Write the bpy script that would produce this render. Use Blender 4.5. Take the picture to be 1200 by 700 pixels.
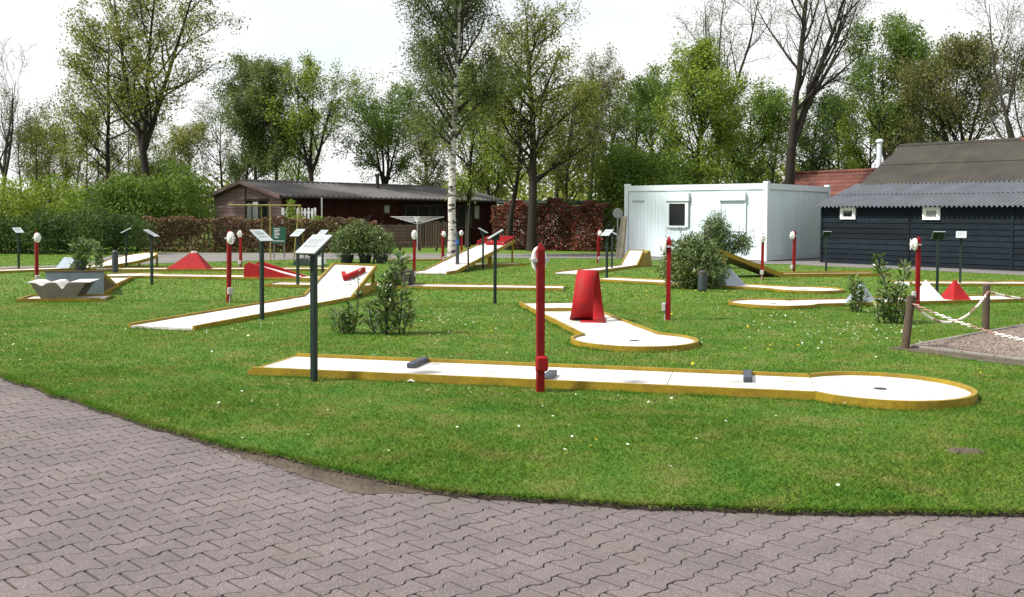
import bpy, math, random
import numpy as np
from mathutils import Matrix, Vector

for o in list(bpy.data.objects): bpy.data.objects.remove(o)
SC = bpy.context.scene
COL = SC.collection
R = math.radians

# ------------------------------------------------------------------ camera
F_PX, CAM_H, PITCH, ROLL = 1167.0, 1.46, R(2.35), R(0.35)
CXP, CYP = 600.0, 350 - 48.1
cd = bpy.data.cameras.new('camera'); cam = bpy.data.objects.new('camera', cd); COL.objects.link(cam)
cd.sensor_width = 36; cd.lens = F_PX / 1200 * 36; cd.shift_y = -48.1 / 1200
cd.clip_start = .05; cd.clip_end = 5000
cam.matrix_world = Matrix.Translation((0, 0, CAM_H)) @ Matrix.Rotation(math.pi / 2 - PITCH, 4, 'X') @ Matrix.Rotation(ROLL, 4, 'Z')
SC.camera = cam
SC.render.resolution_x, SC.render.resolution_y = 1024, 597
SC.view_settings.view_transform = 'Standard'; SC.view_settings.look = 'None'
SC.view_settings.exposure = 0.70; SC.view_settings.gamma = 1
SC.view_settings.use_curve_mapping = False

def ray(px, py):
    x, y = (px - CXP) / F_PX, -(py - CYP) / F_PX
    c, s = math.cos(ROLL), math.sin(ROLL)
    x, y = c * x - s * y, s * x + c * y
    return np.array([x, math.cos(PITCH) + y * math.sin(PITCH), -math.sin(PITCH) + y * math.cos(PITCH)])
def G(px, py, z=0.0):                       # pixel -> point on the level z
    d = ray(px, py); return np.array([0, 0, CAM_H]) + d * ((z - CAM_H) / d[2])
def AT(px, py, Y):                          # pixel -> point at the distance Y
    d = ray(px, py); return np.array([0, 0, CAM_H]) + d * (Y / d[1])

# ------------------------------------------------------------------ sky and sun
SUN_EL, SUN_AZ = R(50), R(-106)              # azimuth from +Y, clockwise positive: sun stands to the left
W = bpy.data.worlds.new('World'); SC.world = W; W.use_nodes = True
nt = W.node_tree; nt.nodes.clear()
def N(t, ty, **k):
    n = t.nodes.new(ty)
    for a, b in k.items(): setattr(n, a, b)
    return n
out = N(nt, 'ShaderNodeOutputWorld')
sky = N(nt, 'ShaderNodeTexSky', sky_type='NISHITA', sun_disc=False, sun_elevation=SUN_EL, sun_rotation=SUN_AZ)
bg1 = N(nt, 'ShaderNodeBackground'); bg1.inputs[1].default_value = .13
bg2 = N(nt, 'ShaderNodeBackground'); bg2.inputs[0].default_value = (1, 1, 1, 1); bg2.inputs[1].default_value = .66
tc = N(nt, 'ShaderNodeTexCoord'); sep = N(nt, 'ShaderNodeSeparateXYZ'); nt.links.new(tc.outputs['Generated'], sep.inputs[0])
ad = N(nt, 'ShaderNodeMath', operation='ADD'); ad.inputs[1].default_value = .22; nt.links.new(sep.outputs[2], ad.inputs[0])
dx = N(nt, 'ShaderNodeMath', operation='DIVIDE'); dy = N(nt, 'ShaderNodeMath', operation='DIVIDE')
nt.links.new(sep.outputs[0], dx.inputs[0]); nt.links.new(ad.outputs[0], dx.inputs[1])
nt.links.new(sep.outputs[1], dy.inputs[0]); nt.links.new(ad.outputs[0], dy.inputs[1])
cmb = N(nt, 'ShaderNodeCombineXYZ'); nt.links.new(dx.outputs[0], cmb.inputs[0]); nt.links.new(dy.outputs[0], cmb.inputs[1])
cmb.inputs[2].default_value = 3.7
nz = N(nt, 'ShaderNodeTexNoise'); nz.inputs['Scale'].default_value = 1.1; nz.inputs['Detail'].default_value = 6; nz.inputs['Roughness'].default_value = .55
nt.links.new(cmb.outputs[0], nz.inputs['Vector'])
rp = N(nt, 'ShaderNodeValToRGB'); rp.color_ramp.elements[0].position = .32; rp.color_ramp.elements[1].position = .46
rp.color_ramp.elements[0].color = (.72, .72, .72, 1)
nt.links.new(nz.outputs[0], rp.inputs[0])
mx = N(nt, 'ShaderNodeMixShader')
nt.links.new(sky.outputs[0], bg1.inputs[0]); nt.links.new(rp.outputs[0], mx.inputs[0])
nt.links.new(bg1.outputs[0], mx.inputs[1]); nt.links.new(bg2.outputs[0], mx.inputs[2]); nt.links.new(mx.outputs[0], out.inputs[0])

sd = bpy.data.lights.new('sun', 'SUN'); sd.energy = 4.4; sd.angle = R(5); sd.color = (1, .96, .88)
sun = bpy.data.objects.new('sun', sd); COL.objects.link(sun)
sv = Vector((math.sin(SUN_AZ) * math.cos(SUN_EL), math.cos(SUN_AZ) * math.cos(SUN_EL), math.sin(SUN_EL)))
sun.rotation_euler = sv.to_track_quat('Z', 'Y').to_euler(); sun.location = (-20, 10, 30)

# ------------------------------------------------------------------ materials
MATS = {}
def ramp(t, cols, pos=None, fac=None):
    r = N(t, 'ShaderNodeValToRGB'); e = r.color_ramp.elements
    pos = pos or [i / (len(cols) - 1) for i in range(len(cols))]
    while len(e) < len(cols): e.new(.5)
    for i, (c, p) in enumerate(zip(cols, pos)): e[i].position = p; e[i].color = (*c, 1)
    if fac is not None: t.links.new(fac, r.inputs[0])
    return r.outputs[0]
def noise(t, vec, scale, detail=4, rough=.55):
    n = N(t, 'ShaderNodeTexNoise'); n.inputs['Scale'].default_value = scale
    n.inputs['Detail'].default_value = detail; n.inputs['Roughness'].default_value = rough
    t.links.new(vec, n.inputs['Vector']); return n.outputs[0]
def mixc(t, a, b, fac, mode='MIX'):
    m = N(t, 'ShaderNodeMix', data_type='RGBA', blend_type=mode)
    for s, v in ((m.inputs[6], a), (m.inputs[7], b), (m.inputs[0], fac)):
        if isinstance(v, (int, float)): s.default_value = v
        elif isinstance(v, tuple): s.default_value = (*v, 1)
        else: t.links.new(v, s)
    return m.outputs[2]
def newmat(name):
    m = bpy.data.materials.new(name); m.use_nodes = True; t = m.node_tree; t.nodes.clear()
    o = N(t, 'ShaderNodeOutputMaterial'); b = N(t, 'ShaderNodeBsdfPrincipled'); t.links.new(b.outputs[0], o.inputs[0])
    MATS[name] = m; return m, t, b, o
def rnd_node(t):                            # one random number per object or loose piece
    oi = N(t, 'ShaderNodeObjectInfo'); ge = N(t, 'ShaderNodeNewGeometry')
    a = N(t, 'ShaderNodeMath', operation='ADD'); f = N(t, 'ShaderNodeMath', operation='FRACT')
    t.links.new(oi.outputs['Random'], a.inputs[0]); t.links.new(ge.outputs['Random Per Island'], a.inputs[1]); t.links.new(a.outputs[0], f.inputs[0])
    return f.outputs[0]
def pm(name, col, rough=.6, var=.18, scale=5, fine=60, finev=.12, bump=.15, metal=0, spec=.4, piece=0, dirt=None, dirtamt=.35, dscale=3, stretch=None):
    m, t, b, o = newmat(name)
    ge = N(t, 'ShaderNodeNewGeometry'); vec = ge.outputs['Position']
    if stretch:
        mp = N(t, 'ShaderNodeMapping'); mp.inputs['Scale'].default_value = stretch; t.links.new(vec, mp.inputs[0]); vec = mp.outputs[0]
    lo = tuple(c * (1 - var) for c in col); hi = tuple(min(1, c * (1 + var)) for c in col)
    c = ramp(t, [lo, hi], [.3, .7], noise(t, vec, scale))
    fn = noise(t, vec, fine, 3, .7)
    c = mixc(t, c, ramp(t, [(1 - finev,) * 3, (1 + finev * .6,) * 3], [.3, .7], fn), 1.0, 'MULTIPLY')
    if piece: c = mixc(t, c, ramp(t, [(1 - piece,) * 3, (1 + piece * .5,) * 3], None, rnd_node(t)), 1.0, 'MULTIPLY')
    if dirt:
        f = ramp(t, [(0, 0, 0), (dirtamt,) * 3], [.48, .72], noise(t, vec, dscale, 7, .65)); c = mixc(t, c, dirt, f)
    t.links.new(c, b.inputs['Base Color'])
    b.inputs['Roughness'].default_value = rough; b.inputs['Metallic'].default_value = metal; b.inputs['Specular IOR Level'].default_value = spec
    if bump:
        bp = N(t, 'ShaderNodeBump'); bp.inputs['Strength'].default_value = bump; bp.inputs['Distance'].default_value = .01
        t.links.new(fn, bp.inputs['Height']); t.links.new(bp.outputs[0], b.inputs['Normal'])
    return m
def leafmat(name, cols, trans=.5, rough=.5, spec=.3, patch=0):
    m, t, b, o = newmat(name)
    ge = N(t, 'ShaderNodeNewGeometry')
    c = ramp(t, cols, None, ge.outputs['Random Per Island'])
    nz = noise(t, ge.outputs['Position'], .9, 3)
    c = mixc(t, c, ramp(t, [(.72, .78, .7), (1.2, 1.12, 1.0)], [.35, .65], nz), 1.0, 'MULTIPLY')
    t.links.new(c, b.inputs['Base Color']); b.inputs['Roughness'].default_value = rough; b.inputs['Specular IOR Level'].default_value = spec
    tr = N(t, 'ShaderNodeBsdfTranslucent'); t.links.new(c, tr.inputs[0])
    ms = N(t, 'ShaderNodeMixShader'); ms.inputs[0].default_value = trans
    t.links.new(b.outputs[0], ms.inputs[1]); t.links.new(tr.outputs[0], ms.inputs[2]); t.links.new(ms.outputs[0], o.inputs[0])
    return m
def lawnmat(name, blade):
    m, t, b, o = newmat(name)
    ge = N(t, 'ShaderNodeNewGeometry'); P = ge.outputs['Position']
    big = noise(t, P, .55, 5, .6); mid = noise(t, P, 2.6, 5, .65)
    A = ramp(t, [(.060, .160, .014), (.098, .198, .021), (.155, .218, .036)], [.32, .5, .68], big)
    B = ramp(t, [(.048, .160, .014), (.102, .196, .021), (.175, .207, .050), (.262, .226, .100)], [.36, .5, .60, .72], mid)
    c = mixc(t, A, B, .6)
    if blade:
        c = mixc(t, c, ramp(t, [(.55, .62, .5), (1.0, 1.0, 1.0), (1.5, 1.28, 1.2)], [0, .55, 1], ge.outputs['Random Per Island']), 1.0, 'MULTIPLY')
        tr = N(t, 'ShaderNodeBsdfTranslucent'); t.links.new(c, tr.inputs[0]); ms = N(t, 'ShaderNodeMixShader'); ms.inputs[0].default_value = .35
        t.links.new(b.outputs[0], ms.inputs[1]); t.links.new(tr.outputs[0], ms.inputs[2]); t.links.new(ms.outputs[0], o.inputs[0])
    else:
        fn = noise(t, P, 38, 6, .75)
        c = mixc(t, c, ramp(t, [(.55, .55, .5), (1.25, 1.2, 1.1)], [.3, .7], fn), 1.0, 'MULTIPLY')
        bp = N(t, 'ShaderNodeBump'); bp.inputs['Strength'].default_value = .8; bp.inputs['Distance'].default_value = .04
        t.links.new(fn, bp.inputs['Height']); t.links.new(bp.outputs[0], b.inputs['Normal'])
    t.links.new(c, b.inputs['Base Color']); b.inputs['Roughness'].default_value = .7; b.inputs['Specular IOR Level'].default_value = .2
    return m
lawnmat('lawn', False); lawnmat('blade', True)
m, t, b, o = newmat('paver')
P_ = N(t, 'ShaderNodeNewGeometry').outputs['Position']
c = ramp(t, [(.124, .106, .110), (.130, .111, .115), (.137, .117, .120)], [0, .5, 1], rnd_node(t))
c = mixc(t, c, ramp(t, [(.80, .80, .80), (1.08, 1.06, 1.05)], [.3, .7], noise(t, P_, 2.2, 5)), 1.0, 'MULTIPLY')
fn = noise(t, P_, 150, 3, .8)
c = mixc(t, c, ramp(t, [(.70, .69, .69), (1, 1, 1), (2.4, 2.4, 2.4)], [.30, .54, .72], fn), 1.0, 'MULTIPLY')
c = mixc(t, c, (.13, .12, .07), ramp(t, [(0, 0, 0), (.28,) * 3], [.58, .75], noise(t, P_, 1.3, 6, .7)))
t.links.new(c, b.inputs['Base Color']); b.inputs['Roughness'].default_value = .85; b.inputs['Specular IOR Level'].default_value = .25
bp = N(t, 'ShaderNodeBump'); bp.inputs['Strength'].default_value = .35; bp.inputs['Distance'].default_value = .004
t.links.new(fn, bp.inputs['Height']); t.links.new(bp.outputs[0], b.inputs['Normal'])
pm('joint_sand', (.056, .045, .042), .95, .3, 4, 120, .3, .4)
pm('soil', (.088, .068, .050), .95, .35, 5, 90, .35, .8)
pm('dark_soil', (.035, .026, .018), .95, .4, 8, 70, .4, .9)
pm('asphalt', (.155, .148, .145), .9, .14, 1.2, 90, .2, .3)
pm('gravel', (.19, .150, .130), .9, .15, 3, 60, .3, .5, piece=.5)
pm('concrete', (.20, .185, .17), .85, .2, 4, 60, .2, .3, dirt=(.12, .11, .08))
pm('deck', (.56, .55, .535), .6, .07, 2, 30, .07, .03, dirt=(.17, .155, .125), dirtamt=.72, dscale=3.2)
pm('rail', (.25, .168, .008), .6, .2, 5, 40, .2, .1, dirt=(.10, .075, .02), dirtamt=.35, dscale=7)
pm('bar_grey', (.040, .046, .066), .5, .2, 9, 50, .2, .15)
pm('red_paint', (.29, .006, .009), .7, .15, 5, 40, .10, .05, spec=.25, dirt=(.15, .02, .02), dirtamt=.6, dscale=9)
pm('red_dark', (.185, .003, .005), .5, .2, 6, 40, .12, .05, spec=.2, dirt=(.13, .02, .02), dirtamt=.5)
pm('green_paint', (.003, .016, .011), .6, .2, 6, 50, .15, .05)
pm('plate', (.34, .38, .40), .35, .06, 9, 60, .06, .03, dirt=(.35, .36, .34), dirtamt=.4, dscale=20)
pm('print', (.28, .31, .33), .5, .1, 9)
pm('lamp_white', (.74, .74, .72), .4, .06, 9, 50, .06, .05, dirt=(.40, .38, .33), dirtamt=.5, dscale=16)
pm('lamp_glass', (.55, .56, .56), .2, .08, 20, 90, .1, .3)
pm('steel', (.42, .43, .44), .4, .15, 9, 60, .12, .05, metal=.5)
pm('box_grey', (.36, .36, .35), .55, .12, 9, 50, .1, .05)
pm('slate_blue', (.20, .245, .30), .55, .12, 4, 30, .1, .06, dirt=(.30, .29, .25), dirtamt=.4)
pm('bowl', (.135, .118, .090), .5, .16, 5, 40, .14, .06, dirt=(.12, .10, .07), dirtamt=.5)
pm('underside', (.10, .065, .035), .8, .25, 5, 40, .2, .2)
pm('white_paint', (.78, .79, .80), .45, .04, 3, 40, .04, .03, dirt=(.50, .50, .46), dirtamt=.4)
pm('container_white', (.58, .67, .73), .45, .03, 1.5, 30, .03, .02, dirt=(.46, .47, .44), dirtamt=.35, dscale=1.4, stretch=(1.6, 1.6, .35))
pm('container_frame', (.60, .67, .71), .45, .04, 3, 30, .04, .03, dirt=(.42, .40, .34), dirtamt=.35)
pm('barn_board', (.009, .015, .022), .8, .3, 3, 40, .25, .3, spec=.15, piece=.35, stretch=(1, 1, 4))
pm('barn_roof', (.098, .11, .132), .7, .16, 1.5, 40, .2, .2, dirt=(.08, .085, .085), dirtamt=.6, dscale=2)
pm('old_roof', (.038, .033, .030), .95, .3, 1.1, 30, .3, .4, dirt=(.05, .052, .03), dirtamt=.7, dscale=1.5)
pm('tile_red', (.145, .048, .036), .8, .25, 3, 40, .2, .2, piece=.35)
pm('cabin_mauve', (.235, .150, .160), .75, .15, 2, 40, .15, .2, piece=.18, stretch=(1, 1, 3))
pm('cabin_red', (.036, .009, .009), .8, .25, 2, 40, .2, .2, spec=.12, piece=.25)
pm('cabin_roof', (.088, .082, .085), .8, .25, 1.2, 40, .25, .2, dirt=(.05, .055, .04), dirtamt=.6, dscale=1.6)
pm('trim_dark', (.045, .035, .035), .7, .2, 5)
pm('wood_brown', (.075, .052, .036), .85, .3, 4, 60, .3, .3, piece=.3, stretch=(1, 1, .3))
pm('wood_grey', (.20, .175, .145), .85, .3, 4, 60, .3, .3, piece=.3)
pm('yellow_pole', (.19, .155, .035), .6, .25, 6, 50, .2, .1)
pm('black_plastic', (.014, .015, .017), .5, .2, 6)
pm('bin_grey', (.036, .046, .052), .5, .2, 6, 40, .15, .1)
pm('stone_white', (.62, .61, .56), .8, .15, 6, 40, .15, .2)
pm('chain_red', (.36, .20, .17), .5, .15, 9); pm('chain_white', (.74, .72, .69), .5, .08, 9)
pm('sign_green', (.008, .085, .050), .45, .12, 6); pm('blue_band', (.03, .10, .32), .5, .1, 6)
pm('curtain', (.30, .31, .32), .9, .2, 4)
pm('bark', (.024, .019, .015), .95, .35, 3, 30, .35, .8, stretch=(1, 1, .3))
pm('bark_grey', (.050, .043, .035), .95, .35, 3, 30, .35, .8, stretch=(1, 1, .3))
pm('twig', (.034, .026, .019), .95, .3, 3)
m, t, b, o = newmat('birch_bark')
P_ = N(t, 'ShaderNodeNewGeometry').outputs['Position']
mp = N(t, 'ShaderNodeMapping'); mp.inputs['Scale'].default_value = (2.2, 2.2, 6.5); t.links.new(P_, mp.inputs[0])
f = ramp(t, [(0, 0, 0), (1, 1, 1)], [.50, .56], noise(t, mp.outputs[0], 1.3, 5, .65))
t.links.new(mixc(t, (.50, .48, .44), (.035, .03, .028), f), b.inputs['Base Color']); b.inputs['Roughness'].default_value = .85
m, t, b, o = newmat('glass')
b.inputs['Base Color'].default_value = (.012, .014, .015, 1); b.inputs['Roughness'].default_value = .12; b.inputs['Specular IOR Level'].default_value = .25
leafmat('leaf_oak', [(.125, .155, .028), (.205, .240, .044), (.300, .320, .080)])
leafmat('leaf_bright', [(.120, .200, .020), (.195, .290, .034), (.280, .360, .062)], .4)
leafmat('leaf_mid', [(.072, .140, .022), (.122, .205, .034), (.190, .270, .056)])
leafmat('leaf_birch', [(.080, .125, .036), (.130, .180, .056), (.195, .245, .086)])
leafmat('leaf_dark', [(.036, .076, .020), (.062, .115, .030), (.100, .160, .046)])
leafmat('leaf_olive', [(.110, .125, .044), (.170, .185, .064), (.240, .240, .098)])
leafmat('leaf_beech', [(.085, .040, .028), (.150, .080, .052), (.225, .145, .090), (.09, .105, .032)], .2)
leafmat('leaf_photinia', [(.075, .042, .030), (.190, .042, .042), (.38, .090, .078), (.060, .100, .034), (.11, .06, .05)], .25)
leafmat('leaf_laurel', [(.045, .100, .022), (.085, .155, .038), (.150, .220, .070), (.30, .34, .16)], .25, .32, .6)
leafmat('leaf_oleander', [(.050, .095, .026), (.105, .165, .048), (.22, .27, .115)], .25, .4, .5)
leafmat('petal_white', [(.72, .72, .68), (.8, .8, .78)], .3); leafmat('petal_yellow', [(.62, .44, .01), (.72, .55, .03)], .3)

# ------------------------------------------------------------------ mesh helpers
class MB:
    def __init__(s): s.v, s.f, s.sm = [], [], False
    def add(s, vs, fs):
        n = len(s.v); s.v += [tuple(map(float, p)) for p in vs]; s.f += [tuple(i + n for i in q) for q in fs]; return s
    def hexa(s, b, t):                      # bottom ring, top ring (same count)
        n = len(b)
        return s.add(list(b) + list(t), [tuple(range(n))[::-1], tuple(range(n, 2 * n))] + [(i, (i + 1) % n, n + (i + 1) % n, n + i) for i in range(n)])
    def box(s, c, size, ux=(1, 0, 0), uy=(0, 1, 0), uz=None):
        c = np.array(c, float); ux = np.array(ux, float); uy = np.array(uy, float)
        uz = np.cross(ux, uy) if uz is None else np.array(uz, float)
        a, b_, d = ux * size[0] / 2, uy * size[1] / 2, uz * size[2] / 2
        q = [(-1, -1), (1, -1), (1, 1), (-1, 1)]
        return s.hexa([c + i * a + j * b_ - d for i, j in q], [c + i * a + j * b_ + d for i, j in q])
    def bev(s, c, size, bv=.006, ux=(1, 0, 0), uy=(0, 1, 0)):   # box with chamfered top and upright edges
        c = np.array(c, float); ux = np.array(ux, float); uy = np.array(uy, float); uz = np.cross(ux, uy)
        hx, hy, hz = np.array(size) / 2
        def ring(dx, dy, z, k):
            pts = [(-dx + k, -dy), (dx - k, -dy), (dx, -dy + k), (dx, dy - k), (dx - k, dy), (-dx + k, dy), (-dx, dy - k), (-dx, -dy + k)]
            return [c + ux * x + uy * y + uz * z for x, y in pts]
        rs = [ring(hx - bv, hy - bv, -hz, bv), ring(hx, hy, -hz + bv, bv), ring(hx, hy, hz - bv, bv), ring(hx - bv, hy - bv, hz, bv)]
        fs = [tuple(range(8))[::-1], tuple(range(24, 32))]
        for k in range(3):
            fs += [(k * 8 + i, k * 8 + (i + 1) % 8, k * 8 + 8 + (i + 1) % 8, k * 8 + 8 + i) for i in range(8)]
        return s.add(sum(rs, []), fs)
    def prism(s, poly, z0, z1):
        a = sum(poly[i][0] * poly[(i + 1) % len(poly)][1] - poly[(i + 1) % len(poly)][0] * poly[i][1] for i in range(len(poly)))
        if a < 0: poly = poly[::-1]
        return s.hexa([(p[0], p[1], z0) for p in poly], [(p[0], p[1], z1) for p in poly])
    def tube(s, pts, r, n=8, cap=True):
        pts = [np.array(p, float) for p in pts]; k = len(pts); r = [r] * k if np.isscalar(r) else r
        rings = []; t0 = pts[1] - pts[0]; ref = np.array([0, 0, 1.]) if abs(t0[2]) < .9 * np.linalg.norm(t0) else np.array([1., 0, 0])
        for i in range(k):
            t = pts[min(i + 1, k - 1)] - pts[max(i - 1, 0)]; t /= np.linalg.norm(t) + 1e-9
            u = np.cross(t, ref); u /= np.linalg.norm(u) + 1e-9; w = np.cross(t, u)
            rings += [pts[i] + r[i] * (math.cos(2 * math.pi * j / n) * u - math.sin(2 * math.pi * j / n) * w) for j in range(n)]
        fs = [(i * n + j, i * n + (j + 1) % n, i * n + n + (j + 1) % n, i * n + n + j) for i in range(k - 1) for j in range(n)]
        if cap: fs += [tuple(range(n))[::-1], tuple(range((k - 1) * n, k * n))]
        return s.add(rings, fs)
    def lathe(s, c, prof, n=16):
        k = len(prof); vs = [(c[0] + r * math.cos(2 * math.pi * j / n), c[1] + r * math.sin(2 * math.pi * j / n), c[2] + z) for r, z in prof for j in range(n)]
        fs = [(i * n + j, i * n + (j + 1) % n, i * n + n + (j + 1) % n, i * n + n + j) for i in range(k - 1) for j in range(n)]
        return s.add(vs, fs + [tuple(range(n))[::-1], tuple(range((k - 1) * n, k * n))])
    def sweep(s, path, w, z0, z1, closed=False):   # rail of width w along 3D path
        p = [np.array(q, float) for q in path]; k = len(p); vs = []
        for i in range(k):
            a = p[i] - p[i - 1] if i or closed else p[1] - p[0]; b_ = p[(i + 1) % k] - p[i] if i < k - 1 or closed else p[-1] - p[-2]
            a2, b2 = a[:2] / (np.linalg.norm(a[:2]) + 1e-9), b_[:2] / (np.linalg.norm(b_[:2]) + 1e-9)
            t = a2 + b2; t /= np.linalg.norm(t) + 1e-9; n_ = np.array([-t[1], t[0]]) * (w / 2) / max(.5, t @ a2)
            for sgn, z in ((1, z0), (-1, z0), (-1, z1), (1, z1)): vs.append((p[i][0] + sgn * n_[0], p[i][1] + sgn * n_[1], p[i][2] + z))
        fs = [(i * 4 + j, i * 4 + (j + 1) % 4, i * 4 + 4 + (j + 1) % 4, i * 4 + 4 + j) for i in range(k - 1) for j in range(4)]
        return s.add(vs, fs + [(3, 2, 1, 0), (4 * k - 4, 4 * k - 3, 4 * k - 2, 4 * k - 1)])
def link(name, me, mat, parent=None):
    o = bpy.data.objects.new(name, me); COL.objects.link(o)
    if mat: me.materials.append(MATS[mat])
    if parent is not None: o.parent = parent
    return o
def root_loc(p):
    v = np.zeros(3)
    while p is not None: v += np.array(p.location); p = p.parent
    return v
def mk(name, mb, mat, parent=None, smooth=False, local=False):  # world-space MB -> mesh object under parent
    me = bpy.data.meshes.new(name); v = np.array(mb.v)
    if parent is not None and not local: v = v - root_loc(parent)
    me.from_pydata([tuple(p) for p in v], [], mb.f); me.update()
    if smooth: me.polygons.foreach_set('use_smooth', [True] * len(me.polygons))
    return link(name, me, mat, parent)
def npmesh(name, v, f, mat, parent=None, smooth=False):      # numpy verts (n,3), faces (m,k)
    v = np.asarray(v, np.float32); f = np.asarray(f, np.int32)
    if parent is not None: v = v - root_loc(parent).astype(np.float32)
    me = bpy.data.meshes.new(name); k = f.shape[1]
    me.vertices.add(len(v)); me.vertices.foreach_set('co', v.ravel()); me.loops.add(f.size); me.loops.foreach_set('vertex_index', f.ravel())
    me.polygons.add(len(f)); me.polygons.foreach_set('loop_start', np.arange(0, f.size, k, dtype=np.int32))
    me.update(calc_edges=True); 
    if smooth: me.polygons.foreach_set('use_smooth', np.ones(len(f), bool))
    return link(name, me, mat, parent)
def tag(o, label=None, cat=None, group=None, kind=None):
    for k, v in (('label', label), ('category', cat), ('group', group), ('kind', kind)):
        if v: o[k] = v
    return o
def thing(name, label, cat, loc, group=None, rz=0):
    o = bpy.data.objects.new(name, None); COL.objects.link(o); o.location = tuple(map(float, loc)); o.rotation_euler = (0, 0, rz)
    o.empty_display_size = .1
    return tag(o, label, cat, group)
def copy_tree(o, parent=None):
    c = o.copy(); COL.objects.link(c); c.parent = parent
    for ch in list(o.children): copy_tree(ch, c)
    return c
rng = np.random.default_rng(7); random.seed(5)
def inpoly(x, y, poly):
    c = np.zeros(len(x), bool); n = len(poly)
    for i in range(n):
        x0, y0 = poly[i][:2]; x1, y1 = poly[(i + 1) % n][:2]
        if y0 == y1: continue
        m_ = ((y0 > y) != (y1 > y)) & (x < (x1 - x0) * (y - y0) / (y1 - y0) + x0); c ^= m_
    return c

# ------------------------------------------------------------------ ground
mb = MB(); mb.add([(-2500, -2500, -.09), (2500, -2500, -.09), (2500, 2500, -.09), (-2500, 2500, -.09)], [(0, 1, 2, 3)])
tag(mk('ground', mb, 'lawn'), kind='structure')
ZP = -.03
edge_px = [(-120, 401), (-60, 421), (0, 440.5), (60, 460), (120, 479.5), (180, 498.5), (225, 511.5), (260, 520), (295, 528), (340, 537), (380, 546), (420, 555), (450, 562), (480, 568), (500, 571.5), (520, 574.5), (560, 579), (600, 582.5), (650, 586), (700, 589), (800, 594), (900, 597), (1000, 598.5), (1100, 599.5), (1200, 600), (1350, 601)]
edge = [G(x, y, -.01)[:2] for x, y in edge_px]
edge = [np.array([-14., 18.5])] + edge + [np.array([4.2, 5.02]), np.array([7., 4.95]), np.array([14., 4.8])]
fe = []                                     # finer, uneven lawn edge
for i in range(len(edge) - 1):
    n = max(1, int(np.linalg.norm(edge[i + 1] - edge[i]) / .05)) if 0 < i < len(edge) - 2 else 8
    for j in range(n): fe.append(edge[i] + (edge[i + 1] - edge[i]) * j / n)
fe.append(edge[-1]); fe = np.array(fe)
w_ = rng.normal(0, .012, len(fe)); w_ = np.convolve(w_, [.25, .5, .25], 'same') + .012 * np.sin(np.arange(len(fe)) * .37); fe[:, 1] += w_; fe[:, 0] += w_ * .6
lawn_poly = [tuple(p) for p in fe] + [(60, 4.8), (60, 120), (-90, 120), (-90, 18.5)]
mb = MB(); mb.add([(x, y, 0) for x, y in lawn_poly], [tuple(range(len(lawn_poly)))])
tag(mk('lawn', mb, 'lawn'), kind='structure')
mb = MB(); n = len(fe)                      # dark soil face of the cut turf
in_ = fe + np.array([.0, .05])
vs = [(p[0], p[1], -.003) for p in in_] + [(p[0] - .006, p[1] - .006 - .005 * math.sin(i * .9), -.010) for i, p in enumerate(fe)] + [(p[0] - .016, p[1] - .014 - .010 * math.sin(i * 1.7), -.024 if i % 3 else -.020) for i, p in enumerate(fe)] + [(p[0] - .016, p[1] - .024, -.045) for p in fe]
mb.add(vs, [(k * n + i, k * n + n + i, k * n + n + i + 1, k * n + i + 1) for k in range(3) for i in range(n - 1)])
tag(mk('turf_edge', mb, 'dark_soil'), kind='structure')
# soil wedge between paving and lawn
sp = [G(x, y, -.027)[:2] for x, y in [(205, 509), (310, 543), (370, 563), (417, 578), (440, 578.5), (470, 578), (520, 579)]] + [G(x, y, -.016)[:2] + np.array([0, .12]) for x, y in [(560, 570), (470, 555), (420, 545), (350, 530), (270, 513), (205, 502)]]
sp2 = []
for i in range(len(sp)):
    a_, b_ = sp[i], sp[(i + 1) % len(sp)]; n_ = max(1, int(np.linalg.norm(b_ - a_) / .03))
    for k in range(n_): sp2.append(a_ + (b_ - a_) * k / n_ + rng.normal(0, .011, 2))
sp = sp2
mb = MB(); mb.add([(p[0], p[1], -.0262) for p in sp], [tuple(range(len(sp)))])
tag(mk('bare_soil_strip', mb, 'soil'), kind='structure')
cl = MB()
for i in range(900):                        # crumbs of soil on the strip
    p = G(*[(x + rng.normal(0, 14), y + rng.normal(0, 5)) for x, y in [((250 + 230 * (i / 900)), 524 + 48 * (i / 900))]][0], -.016); r = rng.uniform(.002, .009)
    cl.add([p + r * np.array(q) * rng.uniform(.6, 1.2) for q in ((1, 0, 0), (0, 1, 0), (-1, 0, 0), (0, -1, 0), (0, 0, .9))], [(0, 1, 4), (1, 2, 4), (2, 3, 4), (3, 0, 4)])
tag(mk('soil_crumbs', cl, 'soil'), 'crumbs of bare soil between paving and lawn', 'soil', kind='stuff')

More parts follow.
